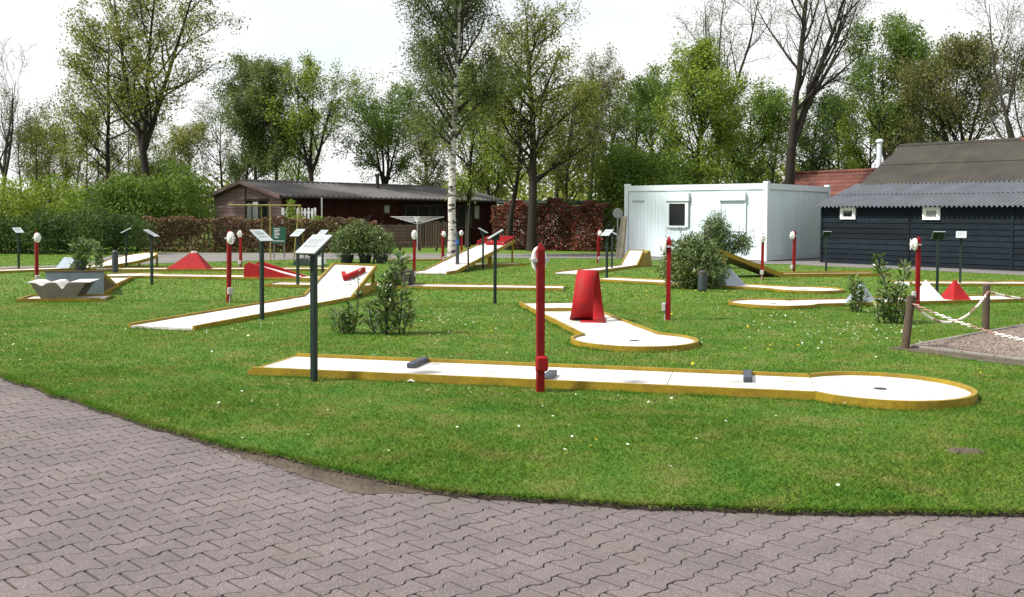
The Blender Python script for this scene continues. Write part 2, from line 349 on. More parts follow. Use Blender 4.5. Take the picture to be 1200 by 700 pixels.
# paving: wavy-sided concrete blocks laid in courses at 45 degrees
mb = MB(); mb.add([(-30, -12, -.0380), (20, -12, -.0380), (20, 5.6, -.0380), (-1, 5.6, -.0380), (-8, 13, -.0380), (-16, 22, -.0380), (-30, 22, -.0380)], [tuple(range(7))])
pave = tag(mk('pavement', mb, 'joint_sand'), kind='structure')
BL, BW, AMP = .184, .128, .0125
def paver_mesh(gap, s):
    hl = BL / 2 - gap * 2.7; a, b2 = BL * .22, BL * .32
    def hw(x):
        x = abs(x); f = 0 if x < BL * .18 else 1 if x > BL * .34 else (x - BL * .18) / (BL * .16)
        return BW / 2 - gap + (f * 2 - 1) * AMP
    xs = [-hl, -BL * .34, -BL * .18, BL * .18, BL * .34, hl]
    def ring(k, z): return [(x * (1 - k / hl), -(hw(x) - k), z) for x in xs] + [(x * (1 - k / hl), hw(x) - k, z) for x in xs[::-1]]
    m_ = MB(); r0, r1, r2 = ring(0, -.05), ring(0, -.0022), ring(.0018, 0)
    n_ = 12; m_.add(r0 + r1 + r2, [tuple(range(24, 36))] + [(k * n_ + i, k * n_ + (i + 1) % n_, k * n_ + n_ + (i + 1) % n_, k * n_ + n_ + i) for k in range(2) for i in range(n_)])
    return m_
pmb = paver_mesh(.0026, 1); pme = bpy.data.meshes.new('paver'); pme.from_pydata(pmb.v, [], pmb.f); pme.materials.append(MATS['paver'])
ex, ey = np.array([math.sin(R(45)), math.cos(R(45))]), np.array([-math.cos(R(45)), math.sin(R(45))])
spots = []
for j in range(-82, 82):
    for i in range(-66, 78):
        c_ = ex * (i + .5 * (j % 2)) * BL + ey * j * BW + np.array([-1.5, 5.0])
        if c_[1] < 2.2 or c_[0] < -7 or c_[0] > 4.6: continue
        if c_[0] < -.5 and c_[0] + c_[1] > 5.0: continue
        if c_[0] >= -.5 and c_[1] > 5.36: continue
        spots.append(c_)
spots = np.array(spots)
vis = (spots[:, 1] > 3.72) & (np.abs(spots[:, 0] / spots[:, 1]) < .54); d_ = np.linalg.norm(spots, axis=1) + np.where(vis, 0, 100)
order = np.argsort(d_); rest = MB(); pv = np.array(pmb.v)
th = R(45)
for k, i in enumerate(order):
    z = ZP + rng.normal(0, .0008); tx, ty = rng.normal(0, .004, 2); rz = th + rng.normal(0, .006); off = rng.normal(0, .0012, 2)
    M_ = Matrix.Translation((spots[i][0] + off[0], spots[i][1] + off[1], z)) @ Matrix.Rotation(rz, 4, 'Z') @ Matrix.Rotation(tx, 4, 'X') @ Matrix.Rotation(ty, 4, 'Y')
    if k < 300:
        o = bpy.data.objects.new('paver', pme); COL.objects.link(o); o.parent = pave; o.matrix_local = M_
    else:
        A_ = np.array(M_); rest.add(pv @ A_[:3, :3].T + A_[:3, 3], pmb.f)
tag(mk('pavers', rest, 'paver', pave), kind='stuff')

# asphalt path behind the course
pn = [(-300, 330), (-100, 321), (60, 314.5), (200, 308.5), (330, 305), (440, 303.5), (600, 302.6), (735, 303.2), (800, 306.5), (880, 309.5), (930, 310), (965, 312.3), (1060, 316), (1200, 323), (1400, 334)]
pf = [(1400, 318), (1200, 309), (960, 303), (880, 300), (735, 297.2), (600, 297.6), (440, 297.5), (330, 296.8), (200, 296.5), (135, 298), (105, 308), (60, 311.5), (-100, 315), (-300, 321)]
pathpoly = [tuple(G(x, y)[:2]) for x, y in pn + pf]
mb = MB(); mb.add([(x, y, .006) for x, y in pathpoly], [tuple(range(len(pathpoly)))]); tag(mk('path', mb, 'asphalt'), kind='structure')
# gravel corner with concrete edging
gA, gB, gC = G(1066, 407)[:2], G(1230, 426.5)[:2], G(1260, 371)[:2]
ga = gA + (gB - gA) * 2.5; gc = gA + (gC - gA) * 1.6
gpoly = [tuple(gA), tuple(ga), tuple(gc)]
mb = MB(); mb.add([(*p, .012) for p in gpoly], [(0, 1, 2)]); gravel = tag(mk('gravel_area', mb, 'gravel'), kind='structure')
g = MB(); u_, v_ = ga - gA, gc - gA
for i in range(9000):
    a, b_ = rng.random(2); a, b_ = (a * a, b_ * b_)
    if a + b_ > 1: continue
    p = np.array([*(gA + u_ * a + v_ * b_), .014]); r = rng.uniform(.008, .018)
    q = rng.uniform(.7, 1.25, 5)[:, None] * np.array([(1, 0, 0), (0, 1, 0), (-1, 0, 0), (0, -1, 0), (0, 0, .8)]) * r
    g.add(p + q, [(0, 1, 4), (1, 2, 4), (2, 3, 4), (3, 0, 4)])
tag(mk('pebbles', g, 'gravel', gravel), kind='stuff')
def strip_boards(a, b_, nm, parent):
    d = (b_ - a); L = np.linalg.norm(d); d /= L; k = int(L / 1.0)
    for i in range(k):
        m_ = MB().bev([*(a + d * (i + .5) * 1.0), -.022], (.992, .055, .10), .005, (*d, 0), (-d[1], d[0], 0)); mk(nm, m_, 'concrete', parent)
strip_boards(gA - (ga - gA) * .002, ga, 'edging_stone', gravel); strip_boards(gA + (gc - gA) * .02, gc, 'edging_stone', gravel)
# scuffed bare soil by the edging, and a mole-dug hole
def soil_patch(name, pts, z=.004):
    c = np.mean(pts, axis=0); P2 = []
    for i in range(len(pts)):
        a, b_ = np.array(pts[i]), np.array(pts[(i + 1) % len(pts)])
        for k in range(5): P2.append(a + (b_ - a) * k / 5 + rng.normal(0, .02, 2))
    m_ = MB(); m_.add([(*p, z) for p in P2], [tuple(range(len(P2)))]); tag(mk(name, m_, 'soil'), kind='structure'); return P2
soil1 = soil_patch('bare_soil', [G(x, y)[:2] for x, y in [(1035, 408), (1070, 405), (1230, 426), (1230, 433), (1150, 424), (1090, 415)]])
hc = G(1130, 530)
mb = MB(); ks = 22
for rr, z in ((.085, .004), (.06, .013), (.045, .016), (.03, .004), (.0, -.015)):
    for k in range(ks): mb.v.append((hc[0] + rr * 1.25 * math.cos(k * 2 * math.pi / ks) * (1 + .25 * math.sin(k * 2.3)), hc[1] + rr * math.sin(k * 2 * math.pi / ks) * (1 + .2 * math.cos(k * 3.1)), z + (.006 * math.sin(k * 1.9) if 0 < rr < .15 else 0)))
mb.f += [(a * ks + k, a * ks + (k + 1) % ks, a * ks + ks + (k + 1) % ks, a * ks + ks + k) for a in range(4) for k in range(ks)]
tag(mk('dug_hole', mb, 'soil'), kind='structure')

# ------------------------------------------------------------------ minigolf lanes
lane_polys = []
class Lane:
    def __init__(s, label, A, B, circle=False, w=.9, prof=None, zd=.036, splits=(), railh=.026, w2=None, tee_rail=False, end_rail=True, rail_mat='rail', parts=True):
        s.A = np.array(A[:2], float); d = np.array(B[:2], float) - s.A; s.L = np.linalg.norm(d); s.d = d / s.L; s.n = np.array([-s.d[1], s.d[0]])
        s.prof = prof or [(0, 0), (s.L, 0)]; s.zd = zd; s.w = w; s.w2 = w2 or w
        mid = s.A + s.d * s.L / 2
        s.root = thing('golf_lane', label, 'golf lane', (*mid, 0), 'minigolf lanes on the lawn')
        rc = .70; xe = s.L
        xj = s.L - rc - math.sqrt(rc * rc - (s.w2 / 2) ** 2) if circle else s.L; s.xj = xj; s.xc = s.L - rc
        W_ = lambda x: s.w / 2 + (s.w2 - s.w) / 2 * x / s.L
        s.W = W_
        xs = sorted({0, xj} | set(splits) | {p[0] for p in s.prof if 0 < p[0] < xj})
        flat = all(p[1] == 0 for p in s.prof)
        for a, b in zip(xs[:-1], xs[1:]):
            g = .003; m_ = MB(); q = [(a + g, -W_(a)), (b - g, -W_(b)), (b - g, W_(b)), (a + g, W_(a))]
            m_.hexa([s.P(x, y, -.035) for x, y in q], [s.P(x, y, 0) for x, y in q]); mk('deck_panel', m_, 'deck', s.root)
        if circle:
            a0 = math.asin(s.w2 / 2 / rc); arc = [math.pi - a0 - (2 * math.pi - 2 * a0) * k / 40 for k in range(41)]
            q = [(s.xc + rc * math.cos(a), rc * math.sin(a)) for a in arc][::-1]; q[0] = (xj + .004, q[0][1]); q[-1] = (xj + .004, q[-1][1])
            m_ = MB(); m_.hexa([s.P(x, y, -.035) for x, y in q], [s.P(x, y, 0) for x, y in q]); pan = mk('deck_panel', m_, 'deck', s.root)
            h = MB(); h.lathe(s.P(s.xc, 0, .0015), [(.055, 0), (.055, .002)], 18); mk('hole', h, 'black_plastic', pan)
            ro = rc + .019
            path = [s.P(s.xc + ro * math.cos(a), ro * math.sin(a), 0) for a in arc]
            mk('end_rail', MB().sweep(path, .034, -zd + .002 if flat else -.06, railh), rail_mat, s.root)
        px = sorted({0, xj} | {p[0] for p in s.prof if 0 < p[0] < xj})
        for sg in (1, -1):
            path = [s.P(x, sg * (W_(x) + .019), 0) for x in px]
            mk('side_rail', MB().sweep(path, .034, -zd + .002 if flat else -.065, railh), rail_mat, s.root)
        if tee_rail: mk('tee_rail', MB().sweep([s.P(-.018, -W_(0) - .036, 0), s.P(-.018, W_(0) + .036, 0)], .034, -zd + .002, .004), rail_mat, s.root)
        if end_rail and not circle: mk('end_rail', MB().sweep([s.P(s.L + .018, -W_(s.L) - .036, 0), s.P(s.L + .018, W_(s.L) + .036, 0)], .034, -zd + .002 if flat else -.065, railh), rail_mat, s.root)
        k = W_(0) + .05; poly = [tuple(s.A + s.d * x + s.n * y) for x, y in ((-.03, -k), (xj, -k), (xj, k), (-.03, k))]; lane_polys.append(poly)
        if circle: lane_polys.append([tuple(s.A + s.d * (s.xc + .75 * math.cos(a)) + s.n * .75 * math.sin(a)) for a in np.linspace(0, 2 * math.pi, 24, endpoint=False)])
    def z(s, x): return float(np.interp(x, [p[0] for p in s.prof], [p[1] for p in s.prof]))
    def P(s, x, y, z): p = s.A + s.d * x + s.n * y; return np.array([p[0], p[1], s.zd + s.z(x) + z])
    def box(s, x0, x1, y0, y1, z0, z1, m_=None):
        m_ = m_ or MB(); q = [(x0, y0), (x1, y0), (x1, y1), (x0, y1)]
        return m_.hexa([s.P(x, y, z0) for x, y in q], [s.P(x, y, z1) for x, y in q])
    def legs(s, xs_, sz=.05, mat='rail'):
        for x in xs_:
            for sg in (1, -1):
                p = s.P(x, sg * (s.W(x) - .02), -.036); mk('leg', MB().box((p[0], p[1], p[2] / 2), (sz, sz, p[2]), (*s.d, 0), (*s.n, 0)), mat, s.root)

# 1: long lane in front, three low bars
A1 = np.array([-2.27, 9.52]); J1 = np.array([2.56, 8.40]); d1 = (J1 - A1) / np.linalg.norm(J1 - A1)
L1 = Lane('long white lane with three short grey bars and a round end', A1, A1 + d1 * 6.2, True, splits=(1.22, 2.45, 3.75), tee_rail=True, zd=.040, railh=.032)
for x, sg in ((1.36, 1), (2.72, -1), (4.42, 1)):
    q = [L1.P(x, sg * .452, .026), L1.P(x, sg * .02, .026)]; c_ = (q[0] + q[1]) / 2
    mk('cross_bar', MB().bev(c_, (.075, .432, .05), .006, (*L1.d, 0), (*L1.n, 0)), 'bar_grey', L1.root)
# 2: lane with the red loop
A2 = np.array([.60, 16.36]); J2 = np.array([1.33, 12.0]); d2 = (J2 - A2) / np.linalg.norm(J2 - A2)
L2 = Lane('white lane with a round end and an upright red loop', A2, A2 + d2 * 5.66, True, splits=(1.45, 2.9), tee_rail=True)
mk('cross_rail', L2.box(1.35, 1.385, -.45, .12, .0, .05), 'rail', L2.root)
def ribbon(path, side, w, t, m_):           # path of points, per-point side vectors and widths
    n_ = len(path); V = []
    for i in range(n_):
        tn = path[min(i + 1, n_ - 1)] - path[max(i - 1, 0)]; tn /= np.linalg.norm(tn); nn = np.cross(side, tn); nn /= np.linalg.norm(nn) + 1e-9
        for a, b in ((-1, 0), (1, 0), (1, 1), (-1, 1)): V.append(path[i] + side * a * w[i] / 2 + nn * t * b)
    m_.add(V, [(i * 4 + j, i * 4 + (j + 1) % 4, i * 4 + 4 + (j + 1) % 4, i * 4 + 4 + j) for i in range(n_ - 1) for j in range(4)] + [(3, 2, 1, 0), (4 * n_ - 4, 4 * n_ - 3, 4 * n_ - 2, 4 * n_ - 1)])
    return m_
xl, rl = 2.62, .33; path = []; wd = []
lc = L2.P(xl, .02, 0); lf_ = np.array([-.11, -1, 0.]); lf_ /= np.linalg.norm(lf_); s3 = np.array([-lf_[1], lf_[0], 0.])
LP = lambda x, y, z: lc + lf_ * x + s3 * y + [0, 0, z]
for k in range(6): path.append(LP(-.40 + .40 * k / 6, -.09, .006 + .012 * (k / 6))); wd.append(.34 - .02 * k / 6)
for k in range(61):
    a = 2 * math.pi * k / 60; f = k / 60
    path.append(LP(rl * .80 * math.sin(a) * (1 + .25 * math.cos(a)), -.09 + .18 * f, .02 + rl * (1 - math.cos(a)))); wd.append(.27 + .05 * abs(math.cos(a / 2)) ** 6)
for k in range(1, 7): path.append(LP(.40 * k / 6, .09, .018 - .012 * k / 6)); wd.append(.32 + .04 * k / 6)
mk('loop', ribbon(path, s3, wd, .012, MB()), 'red_paint', L2.root, smooth=True)
# 3: lane with the raised end and a red wedge
qL0, qR0 = G(150, 380.5, .05)[:2], G(228, 383, .05)[:2]; qL1, qR1 = G(363, 345, .05)[:2], G(404, 351, .05)[:2]
d3 = ((qL1 + qR1) - (qL0 + qR0)) / 2; l3 = np.linalg.norm(d3); d3 /= l3
T3 = (qL0 + qR0) / 2; E3 = T3 + d3 * (l3 + .05)
L3 = Lane('white lane with a tilted raised end holding a red wedge', T3, E3, False, tee_rail=False, end_rail=False, splits=(2.2,), zd=.034, railh=.03)
# tilted end panel, turned slightly off the lane axis
e0L, e0R = np.array([*(E3 + L3.n * .45), .05]), np.array([*(E3 - L3.n * .45), .05])
eL, eR = AT(391, 310, e0L[1] + 2.15), AT(441, 312, e0R[1] + 2.45)
dn = np.array([0, 0, -.035])
mk('tilted_panel', MB().hexa([e0L + dn, e0R + dn, eR + dn, eL + dn], [e0L, e0R, eR, eL]), 'deck', L3.root)
for a, b in ((e0L, eL), (eL, eR), (eR, e0R)):
    mk('side_rail' if a is not eL else 'end_rail', MB().sweep([a, b], .034, -.06, .032), 'rail', L3.root)
for p in (eL, eR):
    q = p + (e0R - e0L) * (.06 if p is eL else -.06); mk('leg', MB().box((q[0], q[1] - .08, (q[2] - .05) / 2), (.06, .06, q[2] - .05)), 'rail', L3.root)
f_ = lambda u, v: (e0L * (1 - u) + e0R * u) * (1 - v) + (eL * (1 - u) + eR * u) * v
up = np.array([0, 0, .0])
mm = MB(); nv = np.cross(e0R - e0L, eL - e0L); nv /= np.linalg.norm(nv)
for a, b in (((.46, .62), (.57, .50)), ((.57, .50), (.82, .78))):
    p, q = f_(*a), f_(*b); dd = q - p; dd /= np.linalg.norm(dd); s_ = np.cross(nv, dd)
    mm.box((p + q) / 2 + nv * .045, (np.linalg.norm(q - p) + .05, .07, .09), dd, s_)
mk('wedge', mm, 'red_paint', L3.root)
mk('hole', MB().lathe(f_(.55, .72) + nv * .0, [(.05, .002), (.05, .006)], 14), 'black_plastic', L3.root)
side = MB(); gR0, gR1 = f_(1.03, .35), f_(1.03, .98)
side.hexa([gR0 * [1, 1, 0], gR1 * [1, 1, 0], gR1 * [1, 1, 0] + [-.02, .01, 0], gR0 * [1, 1, 0] + [-.02, .01, 0]], [gR0 - [0, 0, .08], gR0 * 0 + gR1 - [0, 0, .28], gR1 - [.02, -.01, .28], gR0 - [.02, -.01, .08]])
mk('side_board', side, 'rail', L3.root)
lane_polys.append([tuple(p[:2]) for p in (e0L, e0R, eR, eL)])
# 4: lane with red sloped bridge
c4 = G(153, 321.5, .06)[:2]; t4 = G(414, 325, .06)[:2]; d4 = (c4 - t4) / np.linalg.norm(c4 - t4)
L4 = Lane('white lane with a round end and a red sloping bridge', t4, c4 + d4 * .70, True, splits=(3.0,))
def X4(px, L, z=.06, row=None):             # lane-local x of a pixel column on the lane axis
    best = min(np.linspace(0, L.L, 400), key=lambda x: abs(proj(L.P(x, 0, z))[0] - px)); return best
def proj(p):
    v = np.array(p, float) - [0, 0, CAM_H]
    f = np.array([0, math.cos(PITCH), -math.sin(PITCH)]); u = np.array([0, math.sin(PITCH), math.cos(PITCH)])
    x, y, zz = v[0], v @ u, v @ f; x, y = x / zz, y / zz; c, s = math.cos(-ROLL), math.sin(-ROLL)
    x, y = c * x - s * y, s * x + c * y
    return CXP + x * F_PX, CYP - y * F_PX
xa, xb = X4(352, L4), X4(293, L4)
for sg in (1, -1):
    y0, y1 = sg * .40, sg * .30; m_ = MB()
    pr = [(xa, .02), (xb - .12, .35), (xb - .02, .30), (xb, .0)]
    m_.hexa([L4.P(x, y0, z) for x, z in [(xa, 0)] + pr[0:] ], [L4.P(x, y1, z) for x, z in [(xa, 0)] + pr[0:]])
    mk('bridge_wall', m_, 'red_paint', L4.root)
m_ = MB(); m_.hexa([L4.P(xa, -.3, .0), L4.P(xb - .1, -.3, .0), L4.P(xb - .1, .3, .0), L4.P(xa, .3, .0)], [L4.P(xa, -.3, .01), L4.P(xb - .1, -.3, .27), L4.P(xb - .1, .3, .27), L4.P(xa, .3, .01)])
mk('bridge_ramp', m_, 'red_dark', L4.root)
m_ = MB(); m_.hexa([L4.P(xa, -.12, .011), L4.P(xb - .11, -.12, .271), L4.P(xb - .11, .12, .271), L4.P(xa, .12, .011)], [L4.P(xa, -.12, .02), L4.P(xb - .11, -.12, .279), L4.P(xb - .11, .12, .279), L4.P(xa, .12, .02)])
mk('bridge_track', m_, 'deck', L4.root)
# 5: lane with red four-sided hump
t5 = G(392, 314, .06)[:2]; e5 = G(110, 314.5, .06)[:2]
L5 = Lane('white lane with a red tent-shaped hump beside the asphalt path', t5, e5, False, splits=(3.2,))
x0, x1, xm = X4(246, L5), X4(197, L5), X4(229, L5)
m_ = MB(); m_.add([L5.P(x0, -.46, 0), L5.P(x1, -.46, 0), L5.P(x1, .46, 0), L5.P(x0, .46, 0), L5.P(xm - .05, -.13, .42), L5.P(xm + .12, -.13, .42), L5.P(xm + .12, .13, .42), L5.P(xm - .05, .13, .42)], [(0, 1, 5, 4), (1, 2, 6, 5), (2, 3, 7, 6), (3, 0, 4, 7), (4, 5, 6, 7), (3, 2, 1, 0)])
mk('hump', m_, 'red_paint', L5.root)
mk('cup', MB().lathe(L5.P(xm + .03, 0, .421), [(.08, 0), (.08, .04), (.06, .045)], 14), 'deck', L5.root)
# 6: far lane ending in a raised round platform
t6 = G(-40, 318, .06)[:2]; e6 = G(178, 309.5, .06)[:2]; l6 = np.linalg.norm(e6 - t6)
L6 = Lane('white lane climbing to a raised round platform on legs', t6, e6, True, prof=[(0, 0), (l6 - 1.9, 0), (l6 - 1.3, .06), (l6, .33)], splits=(2.5,))
L6.legs([l6 - .12], .045)
xx = X4(80, L6); m_ = MB()
m_.hexa([L6.P(xx - .18, -.3, 0), L6.P(xx + .18, -.3, 0), L6.P(xx + .18, .3, 0), L6.P(xx - .18, .3, 0)], [L6.P(xx + .06, -.3, .28), L6.P(xx + .12, -.3, .28), L6.P(xx + .12, .3, .28), L6.P(xx + .06, .3, .28)])
mk('ramp_block', m_, 'slate_blue', L6.root)
# 7: lane with the scooped bowl
t7 = G(158, 328, .06)[:2]; e7 = G(28, 349.5, .04)[:2]
c7a, c7b = G(124, 349, .03)[:2], G(30, 350, .03)[:2]
L7 = Lane('low white lane with a scooped bowl on it', c7a, c7b, False, w=.8, zd=.03, railh=.03, tee_rail=True)
u7 = L7.d; 
def bowl():
    xs_ = np.linspace(-.52, .52, 21); m_ = MB(); V = []
    xc = X4(75, L7, .03)
    for y in (-.40, -.10, .20, .40):
        for x in xs_:
            zz = .40 - .26 * math.exp(-(x / .20) ** 2 * 1.0) if y > -.35 else .40 - .26 * math.exp(-(x / .20) ** 2)
            V.append(L7.P(xc + x, -y, zz if abs(x) < .5 else .40))
    nx = len(xs_); m_.add(V, [(r * nx + i, r * nx + i + 1, r * nx + nx + i + 1, r * nx + nx + i) for r in range(3) for i in range(nx - 1)])
    return m_, xc
bm_, xc7 = bowl()
# front and back walls: trapezoid with the scooped top edge
for yy, nm in ((.42, 'bowl_front'), (-.42, 'bowl_back')):
    m_ = MB(); top = []; N_ = 31
    for i in range(N_):
        x = -.43 + .86 * i / (N_ - 1); z = .29 - .11 * math.exp(-((x - .06) / .06) ** 2) - .055 * math.exp(-((x + .26) / .07) ** 2)
        top.append((x, z))
    for i in range(N_ - 1):
        (xa_, za_), (xb_, zb_) = top[i], top[i + 1]
        ba, bb = xa_ * .58, xb_ * .58
        q = [L7.P(xc7 - ba, -yy * (-1), .002), L7.P(xc7 - bb, yy, .002), L7.P(xc7 - xb_, yy, zb_), L7.P(xc7 - xa_, yy, za_)]
        th_ = np.array([*L7.n, 0]) * .012
        m_.hexa(q, [p + th_ for p in q])
    mk(nm, m_, 'bowl', L7.root)
m_ = MB(); V = []                           # white scooped skin between the walls
for y in (-.415, .415):
    for i in range(31):
        x = -.50 + 1.0 * i / 30; V.append(L7.P(xc7 - x, y, .298 - .11 * math.exp(-((x - .06) / .06) ** 2) - .055 * math.exp(-((x + .26) / .07) ** 2)))
m_.add(V + [v - np.array([0, 0, .012]) for v in V], [(i, i + 1, 32 + i, 31 + i) for i in range(30)] + [(62 + i, 62 + 31 + i, 62 + 32 + i, 63 + i) for i in range(30)] + [(i, 62 + i, 63 + i, i + 1) for i in range(30)] + [(31 + i, 32 + i, 94 + i, 93 + i) for i in range(30)])
mk('bowl_skin', m_, 'deck', L7.root)
# wedge ramp rising to that box from the right
rA, rB = G(120, 346, .0)[:2], G(156, 328, .0)[:2]; dr = rB - rA; lr = np.linalg.norm(dr); dr /= lr; nr = np.array([-dr[1], dr[0]])
rt = thing('golf_ramp', 'white ramp with dark sides and slate-blue board behind the bowl', 'golf ramp', (*((rA + rB) / 2), 0))
Pr = lambda x, y, z: np.array([*(rA + dr * x + nr * y), z])
lm = lr * .42
mk('end_board', MB().hexa([Pr(-.06, -.03, .004), Pr(-.03, -.03, .004), Pr(-.03, .93, .004), Pr(-.06, .93, .004)], [Pr(-.06, -.03, .42), Pr(-.03, -.03, .42), Pr(-.03, .93, .42), Pr(-.06, .93, .42)]), 'slate_blue', rt)
mk('cap', MB().hexa([Pr(-.08, -.04, .421), Pr(.0, -.04, .421), Pr(.0, .94, .421), Pr(-.08, .94, .421)], [Pr(-.08, -.04, .445), Pr(.0, -.04, .445), Pr(.0, .94, .445), Pr(-.08, .94, .445)]), 'underside', rt)
mk('ramp_deck', MB().hexa([Pr(.02, .05, .38), Pr(lm, .05, .02), Pr(lm, .85, .02), Pr(.02, .85, .38)], [Pr(.02, .05, .42), Pr(lm, .05, .05), Pr(lm, .85, .05), Pr(.02, .85, .42)]), 'deck', rt)
mk('deck_panel', MB().hexa([Pr(lm + .004, .05, .01), Pr(lr, .05, .01), Pr(lr, .85, .01), Pr(lm + .004, .85, .01)], [Pr(lm + .004, .05, .045), Pr(lr, .05, .045), Pr(lr, .85, .045), Pr(lm + .004, .85, .045)]), 'deck', rt)
for y in (.0, .86):
    mk('side_board', MB().hexa([Pr(.02, y, .005), Pr(lm * .96, y, .005), Pr(lm * .96, y + .03, .005), Pr(.02, y + .03, .005)], [Pr(.02, y, .37), Pr(lm * .96, y, .02), Pr(lm * .96, y + .03, .02), Pr(.02, y + .03, .37)]), 'underside', rt)
    mk('side_rail', MB().sweep([Pr(-.02, y + .02, .41), Pr(lm, y + .02, .04), Pr(lr + .05, y + .02, .04)], .035, -.035, .04), 'rail', rt)
    mk('ground_rail', MB().sweep([Pr(-.02, y - .022, .03), Pr(lm, y - .022, .03)], .035, -.03, .03), 'rail', rt)
lane_polys.append([tuple(Pr(x, y, 0)[:2]) for x, y in ((0, 0), (lr, 0), (lr, .9), (0, .9))])
# 8: lane with the grey tunnel box
t8, e8 = G(660, 336, .06)[:2], G(318, 331.5, .06)[:2]
L8 = Lane('thin white lane with a dark grey tunnel box', t8, e8, False, splits=(2.0, 4.0), w=.85)
x8 = X4(472, L8)
m_ = MB(); L8.box(x8 - .15, x8 + .15, -.42, -.12, .001, .26, m_); L8.box(x8 - .15, x8 + .15, .12, .42, .001, .26, m_); L8.box(x8 - .15, x8 + .15, -.42, .42, .26, .32, m_)
mk('tunnel_box', m_, 'trim_dark', L8.root)
# 9: tall ramp lane with red end boards
t9 = G(504, 319.5, .05)[:2]; e9 = AT(587, 284, 31.0)[:2]; l9 = np.linalg.norm(e9 - t9)
L9 = Lane('tall white ramp lane with red boards round its top', t9, e9, False, w=.85, prof=[(0, 0), (.75, 0), (l9, .66)], zd=.05, railh=.03, splits=(2.6, 4.2))
L9.legs([l9 - .12, l9 * .62], .05)
for sg in (1, -1):
    mk('end_board', L9.box(l9 - 1.1, l9 - .02, sg * .40, sg * .43, .035, .14), 'red_paint', L9.root)
mk('end_board', L9.box(l9 - .05, l9 - .02, -.39, .39, .005, .15), 'red_paint', L9.root)
for k in range(3): mk('bumper', L9.box(l9 - 1.0 + .3 * k, l9 - .93 + .3 * k, -.38 + .2 * (k % 2), .18 + .2 * (k % 2), .005, .07), 'red_paint', L9.root)
# 10: far lanes near the birch and under the tall ramp
L10 = Lane('far white lane between the tall ramp and the hedge', G(610, 308.5, .06)[:2], G(520, 309.5, .06)[:2], False, w=.9)
mk('corner_post', MB().box((*G(573, 312)[:2], .16), (.07, .07, .32)), 'rail', L10.root)
L10b = Lane('far white lane on the grass beside the birch trunk', G(530, 302.8, .06)[:2], G(446, 303.6, .06)[:2], False, w=.8)
# 11: narrow lane climbing a yellow block by the container
t11, m11 = G(667, 320, .05)[:2], G(737, 311.5, .05)[:2]; d11 = (m11 - t11) / np.linalg.norm(m11 - t11); l11 = np.linalg.norm(m11 - t11)
L11 = Lane('narrow white lane climbing a yellow block before the white container', t11, m11 + d11 * .62, False, w=.75, w2=.42, prof=[(0, 0), (l11, 0), (l11 + .62, .42)], zd=.05, railh=.03, splits=(2.0,))
Lb = l11 + .62
q = [L11.P(x, y, 0) * [1, 1, 0] for x, y in ((l11 + .1, -.30), (Lb + .6, -.30), (Lb + .6, .30), (l11 + .1, .30))]
tq = [L11.P(x, y, 0) * [1, 1, 0] + [0, 0, z] for x, y, z in ((l11 + .5, -.27, .36), (Lb + .5, -.27, .47), (Lb + .5, .27, .47), (l11 + .5, .27, .36))]
mk('block', MB().hexa(q, tq), 'rail', L11.root)
# 12: lane passing behind the big shrub
t12, c12 = G(703, 325.5, .06)[:2], G(944, 338, .06)[:2]; d12 = (c12 - t12) / np.linalg.norm(c12 - t12)
L12 = Lane('white lane passing behind the big rounded shrub', t12, c12 + d12 * .7, True, splits=(2.2,))
x12 = X4(850, L12); m_ = MB()
m_.hexa([L12.P(x12 - .28, -.44, .001), L12.P(x12 + .26, -.44, .001), L12.P(x12 + .26, .44, .001), L12.P(x12 - .28, .44, .001)], [L12.P(x12 - .16, -.2, .34), L12.P(x12 + .03, -.2, .34), L12.P(x12 + .03, .2, .34), L12.P(x12 - .16, .2, .34)])
mk('wedge', m_, 'slate_blue', L12.root)
# 13: yellow-sided ramp lane before the container
t13, m13 = G(1032, 320, .06)[:2], G(908, 321, .06)[:2]; d13 = (m13 - t13) / np.linalg.norm(m13 - t13); l13 = np.linalg.norm(m13 - t13)
L13 = Lane('yellow-sided lane rising steeply in front of the container', t13, m13 + d13 * 1.75, False, w=.9, prof=[(0, 0), (l13, 0), (l13 + 1.75, .62)], railh=.05)
L13.legs([l13 + 1.6], .06)
mk('under_board', MB().hexa([L13.P(x, y, -.10) for x, y in ((l13 + .1, -.43), (l13 + 1.7, -.43), (l13 + 1.7, .43), (l13 + .1, .43))], [L13.P(x, y, -.04) for x, y in ((l13 + .1, -.43), (l13 + 1.7, -.43), (l13 + 1.7, .43), (l13 + .1, .43))]), 'underside', L13.root)
# 14: lane with three pyramids
c14, t14 = G(906, 354, .06)[:2], G(1190, 347.5, .06)[:2]; d14 = (c14 - t14) / np.linalg.norm(c14 - t14)
L14 = Lane('white lane with grey, white and red pyramids', t14, c14 + d14 * .7, True, splits=(1.6, 3.0))
for px, mt, nm, yy in ((1001, 'slate_blue', 'pyramid', .18), (1088, 'white_paint', 'pyramid', .0), (1119, 'red_paint', 'pyramid', .0)):
    x = X4(px, L14); h = .19; m_ = MB()
    m_.add([L14.P(x - h, yy - h, .001), L14.P(x + h, yy - h, .001), L14.P(x + h, yy + h, .001), L14.P(x - h, yy + h, .001), L14.P(x + (.07 if mt == 'white_paint' else 0), yy, .36)], [(0, 1, 4), (1, 2, 4), (2, 3, 4), (3, 0, 4), (3, 2, 1, 0)])
    o_ = mk(nm, m_, mt, L14.root); o_['label'] = {'slate_blue': 'slate-blue pyramid half hidden by a laurel', 'white_paint': 'white pyramid beside the red lamp post', 'red_paint': 'red pyramid'}[mt]
# 15: far right lane
L15 = Lane('white lane running along the dark boarded barn', G(1055, 330.5, .06)[:2], G(1260, 331, .06)[:2], False, splits=(1.6, 2.6))

